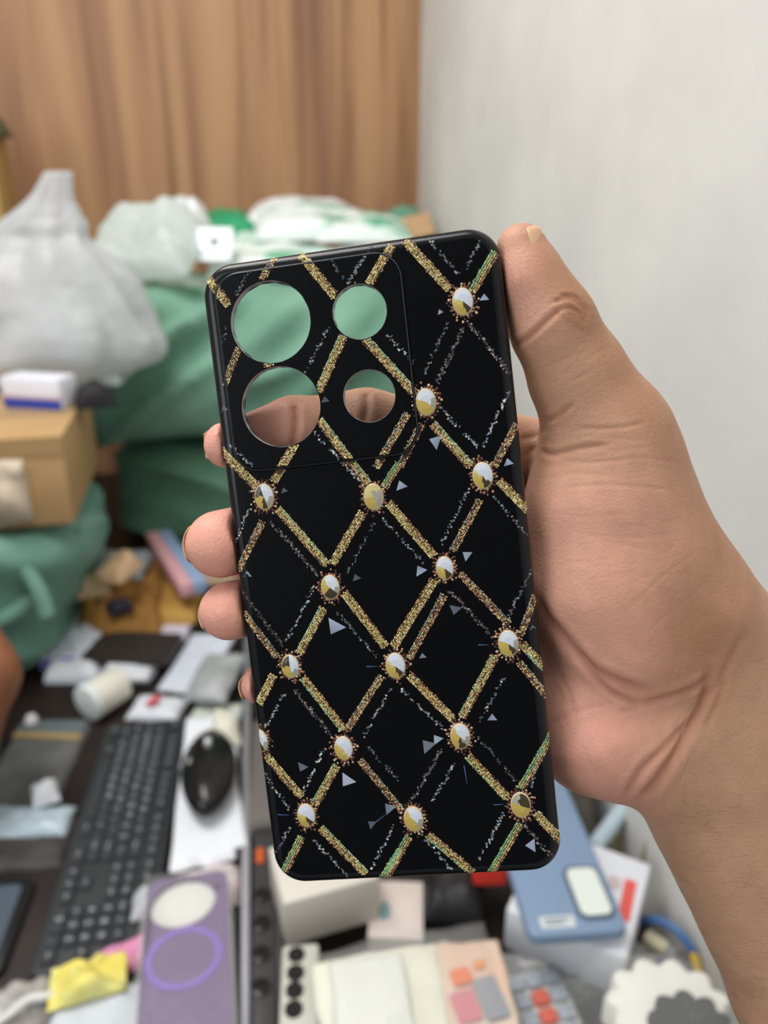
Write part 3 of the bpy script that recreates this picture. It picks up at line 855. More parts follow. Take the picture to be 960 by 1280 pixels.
    for _ in range(170):
        i = int(cand[hr.randrange(len(cand))]); p = V[i]; nn = Nn[i]
        sd = np.cross(nn, ax); d = -ax * hr.uniform(.2, .7) - sd * hr.uniform(.2, 1.0) * (1 if hr.random() < .8 else -1); d /= np.linalg.norm(d)
        L = hr.uniform(2.5, 6.0); k = len(vs)
        for j in range(5):
            t = j / 4; c = p + d * L * t + nn * (.1 + L * .22 * math.sin(t * 2.6)); r = .022 * (1 - t * .8)
            s1 = np.cross(d, nn); 
            for q in range(3):
                a = q * 2.094; vs.append((c + (s1 * math.cos(a) + nn * math.sin(a)) * r) * .001)
        for j in range(4):
            for q in range(3): fs.append((k + j * 3 + q, k + j * 3 + (q + 1) % 3, k + j * 3 + 3 + (q + 1) % 3, k + j * 3 + 3 + q))
    me3 = bpy.data.meshes.new('arm_hair'); me3.from_pydata([tuple(p) for p in vs], [], fs); me3.update()
    hh = link('arm_hair', me3, mat('hair_dark', (70, 50, 40), .6, .2), hand); hh['kind'] = 'stuff'
    return hand


hand = build_hand()


def nail(path, name='fingernail'):
    """curved nail plate: centre, tip direction, outward normal (camera-space mm), width, length, bend"""
    c, t, nn, w, l, bend, col = path
    t = np.array(t, float); t /= np.linalg.norm(t); nn = np.array(nn, float); nn -= t * (nn @ t); nn /= np.linalg.norm(nn); s = np.cross(t, nn)
    vs = []; fs = []; nx = 10; ny = 8
    for side, off in ((0, 0.35), (1, -0.15)):
        for j in range(ny + 1):
            for i in range(nx + 1):
                a = i / nx * 2 - 1; b = j / ny * 2 - 1
                wx = w / 2 * (1 - .28 * max(b, 0) ** 3 - .35 * max(-b, 0) ** 4)
                p = np.array(c) + s * (a * wx) + t * (b * l / 2) + nn * (off + bend * (1 - a * a) - .35 * b * b)
                vs.append(p * .001)
    k = (nx + 1) * (ny + 1); I = lambda i, j: j * (nx + 1) + i
    for j in range(ny):
        for i in range(nx):
            fs.append((I(i, j), I(i + 1, j), I(i + 1, j + 1), I(i, j + 1))); fs.append((k + I(i, j), k + I(i, j + 1), k + I(i + 1, j + 1), k + I(i + 1, j)))
    for i in range(nx):
        fs.append((I(i, 0), k + I(i, 0), k + I(i + 1, 0), I(i + 1, 0))); fs.append((I(i, ny), I(i + 1, ny), k + I(i + 1, ny), k + I(i, ny)))
    for j in range(ny):
        fs.append((I(0, j), I(0, j + 1), k + I(0, j + 1), k + I(0, j))); fs.append((I(nx, j), k + I(nx, j), k + I(nx, j + 1), I(nx, j + 1)))
    me = bpy.data.meshes.new(name); me.from_pydata([tuple(p) for p in vs], [], fs); me.update()
    bm = bmesh.new(); bm.from_mesh(me); bmesh.ops.recalc_face_normals(bm, faces=bm.faces[:]); bm.to_mesh(me); bm.free()
    o = link(name, me, M_nail, hand); return o


M_nail = mat('nail', (204, 160, 122), 0.35, 0.35, rgb2=(212, 172, 136), nscale=200)
nail((P3(672, 309, 191.2), (-.27, 1, -.08), (0.8, .2, .55), 9.0, 9.5, 1.8, 0), 'thumbnail')
nail((P3(273, 556, 212.5), (-1, -.1, .2), (-.5, .1, -.86), 9, 7.5, 1.2, 0))
nail((P3(247, 680, 213.0), (-.6, -.05, .8), (-.85, .05, -.55), 11, 8, 1.6, 0))
nail((P3(266, 766, 213.5), (-.6, -.05, .8), (-.85, .05, -.55), 10, 8, 1.5, 0))
nail((P3(313, 856, 214), (-.6, -.05, .8), (-.85, .05, -.55), 7.5, 7, 1.2, 0))

# ------------------------------------------------------------------ sacks, cartons and bags at the back
M_sack = mat('sack_green', (128, 172, 150), 0.6, 0.2, rgb2=(112, 156, 134), nscale=7, bump=0.25, bscale=40)
M_sack_d = mat('sack_green_dark', (116, 162, 138), 0.6, 0.2, rgb2=(100, 146, 122), nscale=7, bump=0.25, bscale=40)
M_sack_l = mat('sack_teal', (130, 172, 158), 0.55, 0.2, rgb2=(106, 148, 134), nscale=6, bump=0.3, bscale=30)
M_carton = mat('carton', (192, 160, 116), 0.75, 0.2, rgb2=(186, 150, 104), nscale=5, bump=0.05, bscale=30)
M_carton_d = mat('carton_side', (168, 130, 84), 0.75, 0.2)
M_tape = mat('packing_tape', (176, 146, 100), 0.3, 0.5)
M_bagfilm = film_mat('bag_film', (222, 224, 226), 0.2, 0.35, 0.6, 14)
M_clear = film_mat('clear_film', (236, 238, 236), 0.86, 0.12, 0.6, 30)
M_white = mat('paper_white', (232, 234, 240), 0.6, 0.3)
M_cream = mat('paper_cream', (226, 224, 206), 0.6, 0.3)

lower = link('green_sack', sack_mesh(0.58, 0.42, 0.225, 3, amp=0.016, fold_amp=0.014, fold_dir=(0.3, 0.2, 1)), M_sack_d, None, (-0.29, 1.685, 0.001), (0, 0, YAW * .6))
tag(lower, 'lower of the two stacked green woven sacks, darker and half hidden behind the clutter', 'sack')
uppr = link('green_sack', sack_mesh(0.68, 0.46, 0.262, 8, amp=0.016, fold_amp=0.06, fold_dir=(-0.62, 0.1, 0.78), p=7), M_sack, None, (-0.275, 1.655, 0.25), (0, 0, YAW * .6))
tag(uppr, 'big light green sack on top of another sack, open and heaped with white packets', 'sack')

left_sack = empty('green_sack', (-0.785, 1.105, 0), 0.05, 'teal green sack at the left with a torn mouth, under a brown carton', 'sack')
link('sack_body', sack_mesh(0.46, 0.30, 0.246, 21, amp=0.02, fold_amp=0.035, fold_dir=(0.1, 0.3, 1), taper=-.45), M_sack_l, left_sack)
mb = MB()
pts = [(-.20, -.182, .225), (-.12, -.196, .205), (0, -.198, .175), (.10, -.196, .148), (.19, -.192, .138), (.26, -.186, .15), (.315, -.12, .20)]
mb.tube(pts, 0.012, n=10); mb.tube([(.27, -.165, .235), (.305, -.19, .19), (.315, -.2, .155)], 0.011)
mb.tube([(-.28, -.16, .232), (0, -.178, .226), (.2, -.172, .232), (.33, -.08, .24)], 0.014)
mb.build('rolled_hem', M_sack_l, left_sack)

# brown carton on the left sack
c0 = atf(77, 553, 0.985)
cw, cdp, chh = 0.42, 0.285, 0.125
cyw = R(12.5)
car = empty('carton', (c0.x - cw / 2 * math.cos(cyw) - cdp / 2 * math.sin(cyw), c0.y - cw / 2 * math.sin(cyw) + cdp / 2 * math.cos(cyw), 0.264), cyw, 'brown cardboard carton with a taped edge, on the teal sack at the left', 'carton')
mb = MB(); mb.box((0, 0, chh / 2 - .002), (cw, cdp, chh - .004), 0, bev=.004); mb.build('body', [M_carton], car)
mb = MB(); mb.box((0, -cdp * .25 - .001, chh), (cw + .002, cdp * .5 - .004, .004), 0, bev=.001); mb.build('flap', M_carton, car)
mb = MB(); mb.box((0, cdp * .25 + .001, chh), (cw + .002, cdp * .5 - .004, .004), 0, bev=.001); mb.build('flap', M_carton, car)
mb = MB(); mb.box((0, 0, chh + .0026), (cw, .05, .0008)); mb.box((0, -cdp / 2 - .0015, chh - .012), (cw, .0008, .022)); mb.build('tape', M_tape, car)
gb = link('torn_tape', crumpled(.05, .09, .012, 4, .01, 30, 10, 14), mat('torn_paper', (206, 190, 168), .6), car, (cw / 2 - .075, -cdp / 2 - .004, .055), (R(88), 0, .2))
gb['label'] = 'pale torn tape end'

gbx = empty('storage_box', (-0.845, 1.40, 0.001), 0.02, 'grey box behind the brown carton, under the white plastic bag', 'box')
mb = MB(); mb.box((0, 0, .188), (.40, .11, .376), bev=.006); mb.build('body', mat('grey_box', (120, 118, 116), .6), gbx)
mb = MB(); mb.box((0, 0, .383), (.406, .116, .014), bev=.004); mb.build('lid', mat('grey_lid', (150, 148, 146), .6), gbx)

p = atf(52, 500, 1.145)
bb = empty('product_box', (p.x, 1.145, 0.3925), -.22, 'small flat white box with a blue side, on the brown carton', 'box')
mb = MB(); mb.box((0, 0, .023), (.098, .045, .046), 0, bev=.002); mb.box((0, -.0226, .008), (.097, .0006, .014), 1); mb.box((0, -.0226, .0175), (.097, .0006, .003), 2)
mb.build('carton_sleeve', [mat('pbox_white', (226, 228, 238), .5), mat('pbox_blue', (48, 70, 170), .5), mat('pbox_pink', (200, 160, 170), .5)], bb)
bk = link('black_pouch', crumpled(.06, .05, .028, 17, .01, 25), mat('black_cloth', (28, 26, 30), .6), None, (p.x + .08, 1.15, .3925), (0, 0, .4))
bk.name = 'cloth_pouch'; tag(bk, 'small black pouch beside the white and blue box on the carton', 'pouch')


def bag_mesh():
    vs = []; fs = []; nu, nh = 72, 44
    for j in range(nh + 1):
        t = j / nh
        for i in range(nu):
            a = 2 * math.pi * i / nu
            if t < .62:                                     # full body
                q = t / .62; r = (1 - (1 - min(q * 3.0, 1)) ** 3) * (1 - .55 * q ** 2.4); z = q * .23
                cx = -.015 * q; 
            else:                                           # gathered neck with an upright handle
                q = (t - .62) / .38; r = .45 * (1 - q) ** 1.6 + .11 * min(q * 4, 1); z = .23 + q * .098; cx = -.015 + .050 * q
            plt = 1 + (.16 * noise.noise(Vector((math.cos(a) * 2.3, math.sin(a) * 2.3, 3))) + .09 * math.sin(a * 9 + 3 * noise.noise(Vector((z * 8, 1, 2))))) * min(1, .35 + t)
            x = .172 * r * plt * math.cos(a); y = .105 * r * plt * math.sin(a)
            d = noise.noise(Vector((x * 14, y * 14, z * 14))) * .014 + abs(noise.noise(Vector((x * 30, y * 30, z * 30 + 7)))) * .006
            L = max(math.hypot(x, y), 1e-4)
            k = min(1, r * 3)
            vs.append((cx + x + x / L * d * k, y * (1 if t < .62 else .6) + y / L * d * k, z + .006 * noise.noise(Vector((x * 20, z * 20, 1)))))
    for j in range(nh):
        for i in range(nu):
            k = (i + 1) % nu; fs.append((j * nu + i, j * nu + k, (j + 1) * nu + k, (j + 1) * nu + i))
    fs.append(tuple(range(nu))[::-1]); fs.append(tuple(nh * nu + i for i in range(nu)))
    me = bpy.data.meshes.new('bag'); me.from_pydata(vs, [], fs); me.update(); return me


p = atf(88, 470, 1.31)
bg = link('plastic_bag', bag_mesh(), M_bagfilm, None, (p.x, 1.295, .392), (0, 0, 0.05))
tag(bg, 'big crumpled translucent white plastic bag with its handle standing up, at the left', 'plastic bag')
bgc = link('contents', crumpled(.2, .1, .13, 12, .03, 9), mat('bag_content', (200, 202, 204), .5, rgb2=(176, 190, 186), nscale=9), bg, (0, 0, .008))


# courier packets heaped in the upper sack
M_pk = [mat('packet_white_green', (236, 244, 240), .35, .4, rgb2=(60, 170, 124), nscale=7, bump=.4, bscale=18, stretch=(1, 3, 1), lo=.5, hi=.62),
        mat('packet_mint', (196, 230, 216), .35, .4, rgb2=(236, 243, 240), nscale=9, bump=.4, bscale=18, stretch=(1, 2, 1)),
        mat('packet_green', (34, 140, 92), .35, .4, rgb2=(60, 170, 120), nscale=8, bump=.4, bscale=18),
        mat('packet_white', (238, 240, 240), .35, .4, rgb2=(214, 222, 220), nscale=8, bump=.4, bscale=18)]
PK = [  # u, v, fwd, width, length, thickness, yaw, tilt, roll, material, label
    (236, 372, 1.52, .17, .11, .035, .15, 8, 0, 2, 'deep green plastic packet at the front left edge of the heaped green sack'),
    (228, 344, 1.55, .15, .12, .04, -.3, 12, 6, 0, 'white and green packet just above the deep green one in the heap'),
    (270, 340, 1.60, .16, .12, .04, .4, 14, 0, 3, 'pale lilac white packet under the square white label in the heap'),
    (330, 318, 1.58, .22, .13, .045, .1, 16, -4, 0, 'long white and green packet lying just above the top edge of the phone case'),
    (420, 302, 1.62, .24, .14, .045, -.12, 14, 0, 1, 'mint white packet at the middle front of the heap'),
    (395, 258, 1.76, .26, .16, .055, .12, 18, 4, 0, 'big white packet with green streaks at the top of the heap'),
    (330, 288, 1.70, .2, .15, .05, -.2, 16, 0, 1, 'mint packet right of the square white label in the heap'),
    (455, 262, 1.74, .2, .14, .045, .1, 12, 6, 0, 'streaked packet at the right end of the heap next to the tan cardboard'),
    (375, 240, 1.84, .24, .12, .05, 0, 20, 0, 3, 'plain white packet at the very back top of the heap'),
    (284, 262, 1.80, .14, .1, .045, .3, 20, 0, 2, 'green packet behind the square white label in the heap'),
]
for (u, v, fw, pw, pln, pt_, yw, tl, rl, mi, lab) in PK:
    q = atf(u, v, fw)
    o = link('courier_packet', crumpled(pw, pln, pt_ * .62, int(u) % 31 + 1, .010, 12), M_pk[mi], None, (q.x, q.y, q.z - pt_), (R(15), R(rl * .3), yw))
    tag(o, lab, 'packet', 'courier packets heaped in the green sack')
q = atf(178, 282, 1.52)
o = link('poly_bag', crumpled(.23, .17, .07, 5, .022, 12), film_mat('polybag', (232, 240, 236), .2, .35, .6, 16), None, (q.x, q.y, q.z - .06), (R(25), R(-8), -.2)); tag(o, 'cloudy white poly bag with mint patches between the tall white bag and the heap', 'plastic bag')
q = atf(232, 262, 1.68)
o = link('poly_bag', crumpled(.1, .1, .05, 6, .02, 16), M_pk[3], None, (q.x, q.y, q.z - .04), (R(30), 0, .4)); tag(o, 'small knotted pale bag behind the cloudy poly bag on the heap', 'plastic bag')
q = atf(263, 291, 1.50)
lb = empty('shipping_label', q - Vector((0, 0, 0.02)), .1, 'square white label with a dark code mark standing up in the heap of packets', 'label')
lb.rotation_euler = (R(58), 0, -.08)
mb = MB(); mb.prism(rrect(.078, .066, .006), 0, .002); mb.build('sheet', mat('label_white', (240, 246, 250), .4), lb)
mb = MB(); mb.prism(rrect(.016, .014, .002, cx=.006, cy=.004), .002, .0026); mb.prism(rrect(.04, .004, .001, cx=-.004, cy=-.02), .002, .0026); mb.build('print', mat('label_print', (110, 120, 130), .5), lb)
q = atf(505, 282, 1.80)
o = MB(); o.box((0, 0, 0), (.17, .008, .07), bev=.002); o = o.build('cardboard_flap', mat('tan_board', (196, 160, 120), .7), None, (q.x - .02, q.y, q.z - .015), (R(-50), R(-14), .1)); tag(o, 'tan cardboard strip poking out at the right end of the heap', 'cardboard')
q = atf(500, 262, 1.93)
o = link('sack_cloth', crumpled(.24, .14, .09, 9, .03, 9), M_sack_d, None, (q.x - .01, q.y - .03, q.z - .10), (R(20), 0, .1)); tag(o, 'dark green cloth bunched in the corner where the wood meets the white wall', 'cloth')
# a tall carton edge at the far left
q = atf(2, 200, 1.70)
o = MB(); o.box((-.11, 0, .40), (.22, .1, .80), bev=.004); o = o.build('tall_carton', mat('tan_carton', (176, 140, 84), .7), None, (q.x, q.y, 0), (0, 0, YAW)); tag(o, 'tall tan carton standing against the wooden wall at the far left', 'carton')
o = link('folded_cloth', crumpled(.2, .09, .05, 14, .02, 18), mat('olive_cloth', (92, 92, 66), .8), None, (q.x - .085, q.y, .80), (0, 0, YAW)); tag(o, 'olive rag on top of the tall tan carton', 'rag')

# ------------------------------------------------------------------ clutter on the table
def thing_at(name, q, label, cat, group=None, dz=0.0, dyaw=0.0):
    c, yaw, w_, l_ = q
    return empty(name, (c.x, c.y, c.z + dz), yaw + dyaw, label, cat, group), w_, l_


M_dark = mat('dark_plastic', (52, 54, 56), .45, .35)
M_key = mat('key_plastic', (58, 61, 64), .4, .4)
M_legend = mat('key_legend', (190, 198, 206), .5)
M_black2 = mat('gloss_black', (22, 20, 20), .25, .5)
M_grey = mat('mid_grey', (140, 142, 144), .5)
M_metal = mat('brushed_metal', (176, 176, 184), .35, .5, metallic=.6)


def text_geo(s, size):
    cu = bpy.data.curves.new('t', 'FONT'); cu.body = s; cu.size = size; cu.align_x = 'CENTER'; cu.align_y = 'CENTER'
    o = bpy.data.objects.new('t', cu); C.objects.link(o)
    me = bpy.data.meshes.new_from_object(o.evaluated_get(bpy.context.evaluated_depsgraph_get()))
    vs = [v.co.copy() for v in me.vertices]; fs = [tuple(p.vertices) for p in me.polygons]
    bpy.data.objects.remove(o); bpy.data.curves.remove(cu); bpy.data.meshes.remove(me)
    return vs, fs


kb, kw, kl = thing_at('keyboard', quad((28, 1228), (172, 1196), (244, 890), (135, 904), 0.016), 'black computer keyboard with pale key legends, lying lengthwise at the left', 'keyboard', dz=-.016)
mb = MB(); mb.prism(rrect(kw, kl, .008), 0, .013, bev=.003); mb.build('body', M_dark, kb)
U_ = kl * .955 / 22.5; RW = (kw - .012) / 6.45
ROWS = [
    [('Esc', 1, 0)] + [('F%d' % i, 1, 2 + (i - 1) + .5 * ((i - 1) // 4)) for i in range(1, 13)] + [('PrSc', 1, 15.25), ('ScLk', 1, 16.25), ('Brk', 1, 17.25)],
    [(c, 1, i) for i, c in enumerate('`1234567890-=')] + [('Back', 2, 13), ('Ins', 1, 15.25), ('Hm', 1, 16.25), ('PgU', 1, 17.25), ('Num', 1, 18.5), ('/', 1, 19.5), ('*', 1, 20.5), ('-', 1, 21.5)],
    [('Tab', 1.5, 0)] + [(c, 1, 1.5 + i) for i, c in enumerate('QWERTYUIOP[]')] + [('\\', 1.5, 13.5), ('Del', 1, 15.25), ('End', 1, 16.25), ('PgD', 1, 17.25), ('7', 1, 18.5), ('8', 1, 19.5), ('9', 1, 20.5)],
    [('Caps', 1.75, 0)] + [(c, 1, 1.75 + i) for i, c in enumerate("ASDFGHJKL;'")] + [('Enter', 2.25, 12.75), ('4', 1, 18.5), ('5', 1, 19.5), ('6', 1, 20.5), ('+', 1, 21.5)],
    [('Shift', 2.25, 0)] + [(c, 1, 2.25 + i) for i, c in enumerate('ZXCVBNM,./')] + [('Shift', 2.75, 12.25), ('^', 1, 16.25), ('1', 1, 18.5), ('2', 1, 19.5), ('3', 1, 20.5)],
    [('Ctrl', 1.5, 0), ('Alt', 1.5, 2.5), ('', 7, 4), ('Alt', 1.5, 11), ('Ctrl', 1.5, 13.5), ('<', 1, 15.25), ('v', 1, 16.25), ('>', 1, 17.25), ('0', 2, 18.5), ('.', 1, 20.5), ('Ent', 1, 21.5)],
]
for ri, row in enumerate(ROWS):
    for (s, wd, pos) in row:
        xx = kw / 2 - .006 - RW * (ri + (.25 if ri else 0) + .6)
        yy = kl / 2 - kl * .0225 - (pos + wd / 2) * U_
        mb = MB(); mb.box((0, 0, .0015), (RW * .88, U_ * wd * .95 - U_ * .07, .005), 0, bev=.0012, seg=1)
        if s:
            vs, fs = text_geo(s, RW * (.62 if len(s) == 1 else .30))
            mb.add([(v.y, -v.x, .0042) for v in vs], fs, 1)
        mb.build('key', [M_key, M_legend], kb, (xx, yy, .0135))

# aluminium rail running along the table
a = at(306, 1300, .02); b = at(310, 700, .02)
rl_ = empty('metal_rail', ((a.x + b.x) / 2, (a.y + b.y) / 2, 0), math.atan2(b.y - a.y, b.x - a.x) - math.pi / 2, 'long narrow aluminium rail running up the table right of the keyboard', 'rail')
LL = (b - a).length
mb = MB(); mb.box((0, 0, .012), (.009, LL, .024), bev=.0015); mb.build('bar', M_metal, rl_)
mb = MB(); mb.box((-.0055, 0, .010), (.0022, LL, .020)); mb.build('rubber_strip', mat('rubber_dark', (46, 42, 50), .6), rl_)

# black power strip right of the rail
ps, pw, pl_ = thing_at('power_strip', quad((314, 1320), (349, 1320), (344, 1030), (314, 1030), .03), 'black extension socket strip with an orange switch, right of the aluminium rail', 'power strip', dz=-.03)
mb = MB(); mb.prism(rrect(pw, pl_, .006), 0, .03, bev=.004); mb.build('housing', mat('strip_black', (62, 62, 62), .45), ps)
mb = MB(); mb.prism(rrect(.009, .02, .002), 0, .004, bev=.001); mb.build('switch', mat('switch_orange', (196, 92, 40), .4), ps, (-pw * .18, pl_ * .32, .0295))
for k in range(4):
    mb = MB(); mb.cyl((0, 0, -.0005), (0, 0, .0025), .009, n=20, bev=.0008); mb.build('socket', M_black2, ps, (-pw * .1, pl_ * (.12 - .13 * k), .03))
mb = MB(); mb.box((0, 0, 0), (.004, pl_ * .98, .02), bev=.001); mb.build('side_rib', mat('rib_brown', (96, 86, 86), .5), ps, (pw / 2 + .002, 0, .016))
o, ww, ll = thing_at('speaker_box', quad((314, 1028), (372, 1028), (360, 900), (314, 900), .04), 'dark taupe box beyond the socket strip, half hidden by the phone case', 'box', dz=-.04)
mb = MB(); mb.box((0, 0, .02), (ww, ll, .04), bev=.003); mb.build('body', mat('taupe', (104, 98, 94), .5), o)
mb = MB(); mb.box((0, -ll / 2 - .0006, .034), (ww * .98, .0012, .006), bev=.0004); mb.build('lid_edge', mat('taupe_light', (140, 134, 130), .5), o)

# mouse on sheets of paper
o, ww, ll = thing_at('paper_sheet', quad((205, 1112), (300, 1086), (297, 905), (242, 908), .002), 'white paper sheets under the black mouse right of the keyboard', 'paper', dz=-.002)
link('sheet', crumpled(ww, ll, .0022, 31, .003, 9, pillow=False), M_white, o); link('sheet', crumpled(ww * .93, ll * .6, .0026, 33, .004, 11, pillow=False), M_white, o, (.006, -ll * .16, .0042), (0, 0, .12))
p0 = at(261, 1048, .01); p1 = at(267, 943, .01)
ms = empty('computer_mouse', ((p0.x + p1.x) / 2, (p0.y + p1.y) / 2, .008), math.atan2(p1.y - p0.y, p1.x - p0.x) - math.pi / 2, 'glossy black mouse with silver dots lying on white paper', 'mouse')
ln = (p1 - p0).length * 1.05
bm = bmesh.new(); bmesh.ops.create_uvsphere(bm, u_segments=32, v_segments=20, radius=1)
for v in bm.verts:
    x, y, z = v.co; wz = .033 * (1 - .12 * y * y + .05 * y); v.co = (x * wz, y * ln / 2, (max(z, -.25) + .25) * .024 * (1 - .25 * y))
link('shell', bm_mesh(bm), M_black2, ms)
mb = MB(); mb.cyl((-.004, 0, 0), (.004, 0, 0), .009, n=20, bev=.001); mb.build('scroll_wheel', mat('wheel_grey', (170, 168, 170), .3, .5, metallic=.4), ms, (0, ln * .16, .0255))
mb = MB(); mb.cyl((0, 0, 0), (0, 0, .003), .006, n=16, bev=.0008); mb.build('button', mat('button_silver', (170, 164, 158), .3, .5), ms, (-.018, -ln * .02, .0225))
mb = MB(); mb.box((-.0012, ln * .2, .0), (.0012, ln * .42, .002)); mb.build('button_gap', mat('gap', (50, 50, 52), .5), ms, (0, 0, .0268), (R(-9), 0, 0))

# tablet at the left edge
o, ww, ll = thing_at('tablet', quad((-95, 1228), (4, 1222), (41, 1098), (-45, 1096), .008), 'dark tablet with a blue-grey screen and black border at the bottom left', 'tablet', dz=-.008)
mb = MB(); mb.prism(rrect(ww, ll, .012), 0, .008, bev=.002); mb.build('body', mat('tablet_black', (30, 30, 32), .35), o)
mb = MB(); mb.prism(rrect(ww - .022, ll - .022, .008), .008, .0084); mb.build('screen', mat('tablet_glass', (82, 94, 106), .25, .5), o)

# grey folder with tan band and bits on it
o, ww, ll = thing_at('laptop_sleeve', quad((-45, 1018), (72, 1016), (103, 903), (30, 899), .012), 'worn grey sleeve with a tan band, left of the keyboard', 'sleeve', dz=-.012)
link('body', crumpled(ww, ll, .011, 41, .002, 9, pillow=False), mat('sleeve_grey', (116, 116, 112), .6, rgb2=(96, 96, 94), nscale=25), o)
mb = MB(); mb.box((0, 0, 0), (ww * .96, .012, .0016), bev=.0005); mb.build('band', mat('band_tan', (160, 136, 92), .6), o, (0, ll * .30, .0145), (0, 0, -.12))
mb = MB(); mb.box((0, 0, 0), (ww * .94, ll * .16, .0012), bev=.0004); mb.build('flap', mat('sleeve_teal', (96, 106, 108), .5), o, (0, ll * .41, .0143), (0, 0, -.06))
q = at(58, 1000, .016); o = link('tissue', crumpled(.03, .04, .014, 43, .012, 40, 14, 14), M_white, None, (q.x, q.y, .0165), (0, 0, .5)); tag(o, 'crumpled scrap of white tissue on the worn grey sleeve', 'tissue')
q = at(30, 1035, .004); o = link('plastic_strip', crumpled(.11, .045, .012, 44, .008, 25), mat('pale_blue_film', (186, 204, 214), .3, .5), None, (q.x, q.y, .001), (0, 0, .06)); tag(o, 'crumpled pale blue plastic strip in front of the worn grey sleeve', 'wrapper')
q = at(41, 906, .012); mb = MB(); mb.cyl((0, 0, 0), (0, 0, .012), .009, .007, n=20, bev=.003); o = mb.build('bottle_cap', mat('cap_white', (220, 216, 220), .4), None, (q.x, q.y, .0155)); tag(o, 'tiny round white cap on the far edge of the worn grey sleeve', 'cap')
q = at(22, 1058, .002); o = link('cable_pouch', crumpled(.12, .075, .012, 48, .006, 18), mat('pouch_grey', (78, 74, 70), .6, rgb2=(62, 58, 56), nscale=25), None, (q.x, q.y, .001), (0, 0, .1)); tag(o, 'flat dark grey pouch between the pale blue strip and the tablet', 'pouch')

# papers and packets behind the keyboard
def sheet(name, nl, nr, fr, fl, z, seed, m, label, cat, t=.004, amp=.006, pillow=False):
    c, yaw, w_, l_ = quad(nl, nr, fr, fl, z)
    o = link(name, crumpled(w_, l_, t, seed, amp, 14, pillow=pillow), m, None, (c.x, c.y, max(c.z - t, .0005)), (0, 0, yaw)); return tag(o, label, cat)


M_white2 = mat('paper_bluish', (214, 220, 232), .6)
sheet('paper_pile', (36, 812), (128, 812), (150, 748), (84, 748), .03, 51, M_white2, 'white paper heap beside the teal sack, left of the brown paper', 'paper', .02, .012, True)
sheet('paper_sheet', (60, 848), (190, 852), (195, 822), (75, 815), .008, 52, M_white2, 'white sheets in front of the flat black phone behind the keyboard', 'paper', .008, .008)
sheet('paper_sheet', (195, 862), (252, 862), (300, 792), (240, 788), .012, 53, M_white2, 'pale blue-white sheet right of the flat black phone', 'paper', .006, .006)
sheet('paper_sheet', (178, 798), (232, 798), (242, 765), (190, 765), .014, 54, mat('lilac_white', (214, 206, 224), .6), 'lilac white scrap behind the flat black phone', 'paper', .008, .006)
c, yaw, w_, l_ = quad((52, 828), (96, 826), (96, 810), (52, 812), .02)
o = MB(); o.prism(rrect(w_, l_, .003), 0, .02, 0, bev=.002); o.box((0, -l_ / 2 - .0006, .010), (w_ * .97, .001, .014), 1); o = o.build('slim_box', [M_white2, mat('violet', (120, 110, 190), .5)], None, (c.x, c.y, .009), (0, 0, yaw)); tag(o, 'slim white box with a violet side at the left end of the papers', 'box')
o, ww, ll = thing_at('smartphone', quad((97, 823), (204, 825), (236, 789), (127, 788), .03), 'flat black smartphone lying on white papers behind the keyboard', 'phone', dz=-.010)
mb = MB(); mb.prism(rrect(ww, ll, .008), 0, .0085, bev=.002); mb.build('body', mat('phone_dark', (52, 46, 44), .35), o)
mb = MB(); mb.prism(rrect(ww - .008, ll - .008, .006), .0085, .009); mb.build('screen', mat('phone_glass', (58, 52, 50), .35, .3), o)
p0 = at(116, 874, .03); p1 = at(152, 852, .03)
dr = (p1 - p0).normalized()
o = empty('white_jar', (p0.x, p0.y, 0.0015), 0, 'small white jar lying on its side at the far end of the keyboard', 'jar')
mb = MB(); mb.cyl((0, 0, .027), (dr.x * .05, dr.y * .05, .027), .0265, .024, n=32, bev=.003); mb.build('body', mat('jar_white', (228, 224, 210), .45), o)
mb = MB(); mb.cyl((-dr.x * .012, -dr.y * .012, .0275), (0, 0, .0275), .0275, n=32, bev=.003); mb.build('lid', mat('jar_lid', (228, 236, 234), .4), o)
sheet('sachet', (157, 892), (218, 895), (236, 868), (172, 862), .012, 55, mat('sachet_white', (224, 228, 236), .4), 'white sachet with a small red mark at the far end of the keyboard', 'sachet', .012, .004, True)
c = at(192, 877, .016); mb = MB(); mb.prism(rrect(.011, .022, .002), 0, .0012); mk = mb.build('red_mark', mat('mark_red', (214, 80, 84), .5), bpy.data.objects['sachet'], smooth=False)
sx = bpy.data.objects['sachet']; bpy.context.view_layer.update(); mk.matrix_world = Matrix.Translation((c.x, c.y, .0178)) @ Matrix.Rotation(-.5, 4, 'Z')
sheet('plastic_pouch', (228, 885), (290, 890), (300, 830), (262, 822), .012, 56, mat('pouch_silver', (150, 152, 154), .4, rgb2=(180, 182, 184), nscale=20), 'silvery grey pouch beside the aluminium rail, behind the white paper', 'pouch', .012, .006, True)
sheet('paper_sheet', (230, 912), (300, 915), (300, 880), (250, 876), .006, 57, mat('paper_greenish', (206, 212, 200), .6), 'pale greenish sheet between the silvery pouch and the mouse', 'paper', .005, .006)
q = at(285, 935, .006); o = link('tissue', crumpled(.035, .05, .02, 58, .014, 30, 14, 14), M_cream, None, (q.x, q.y, .005), (0, 0, .3)); tag(o, 'cream tissue scrap just beyond the black mouse', 'tissue')

sheet('paper_sheet', (62, 838), (120, 842), (128, 806), (70, 802), .022, 97, M_white, 'white folded sheet at the left end of the paper clutter, beside the slim box', 'paper', .012, .01, True)
sheet('paper_sheet', (128, 850), (186, 852), (190, 828), (134, 826), .016, 98, M_white, 'white sheet just behind the jar lying on its side', 'paper', .006, .008)
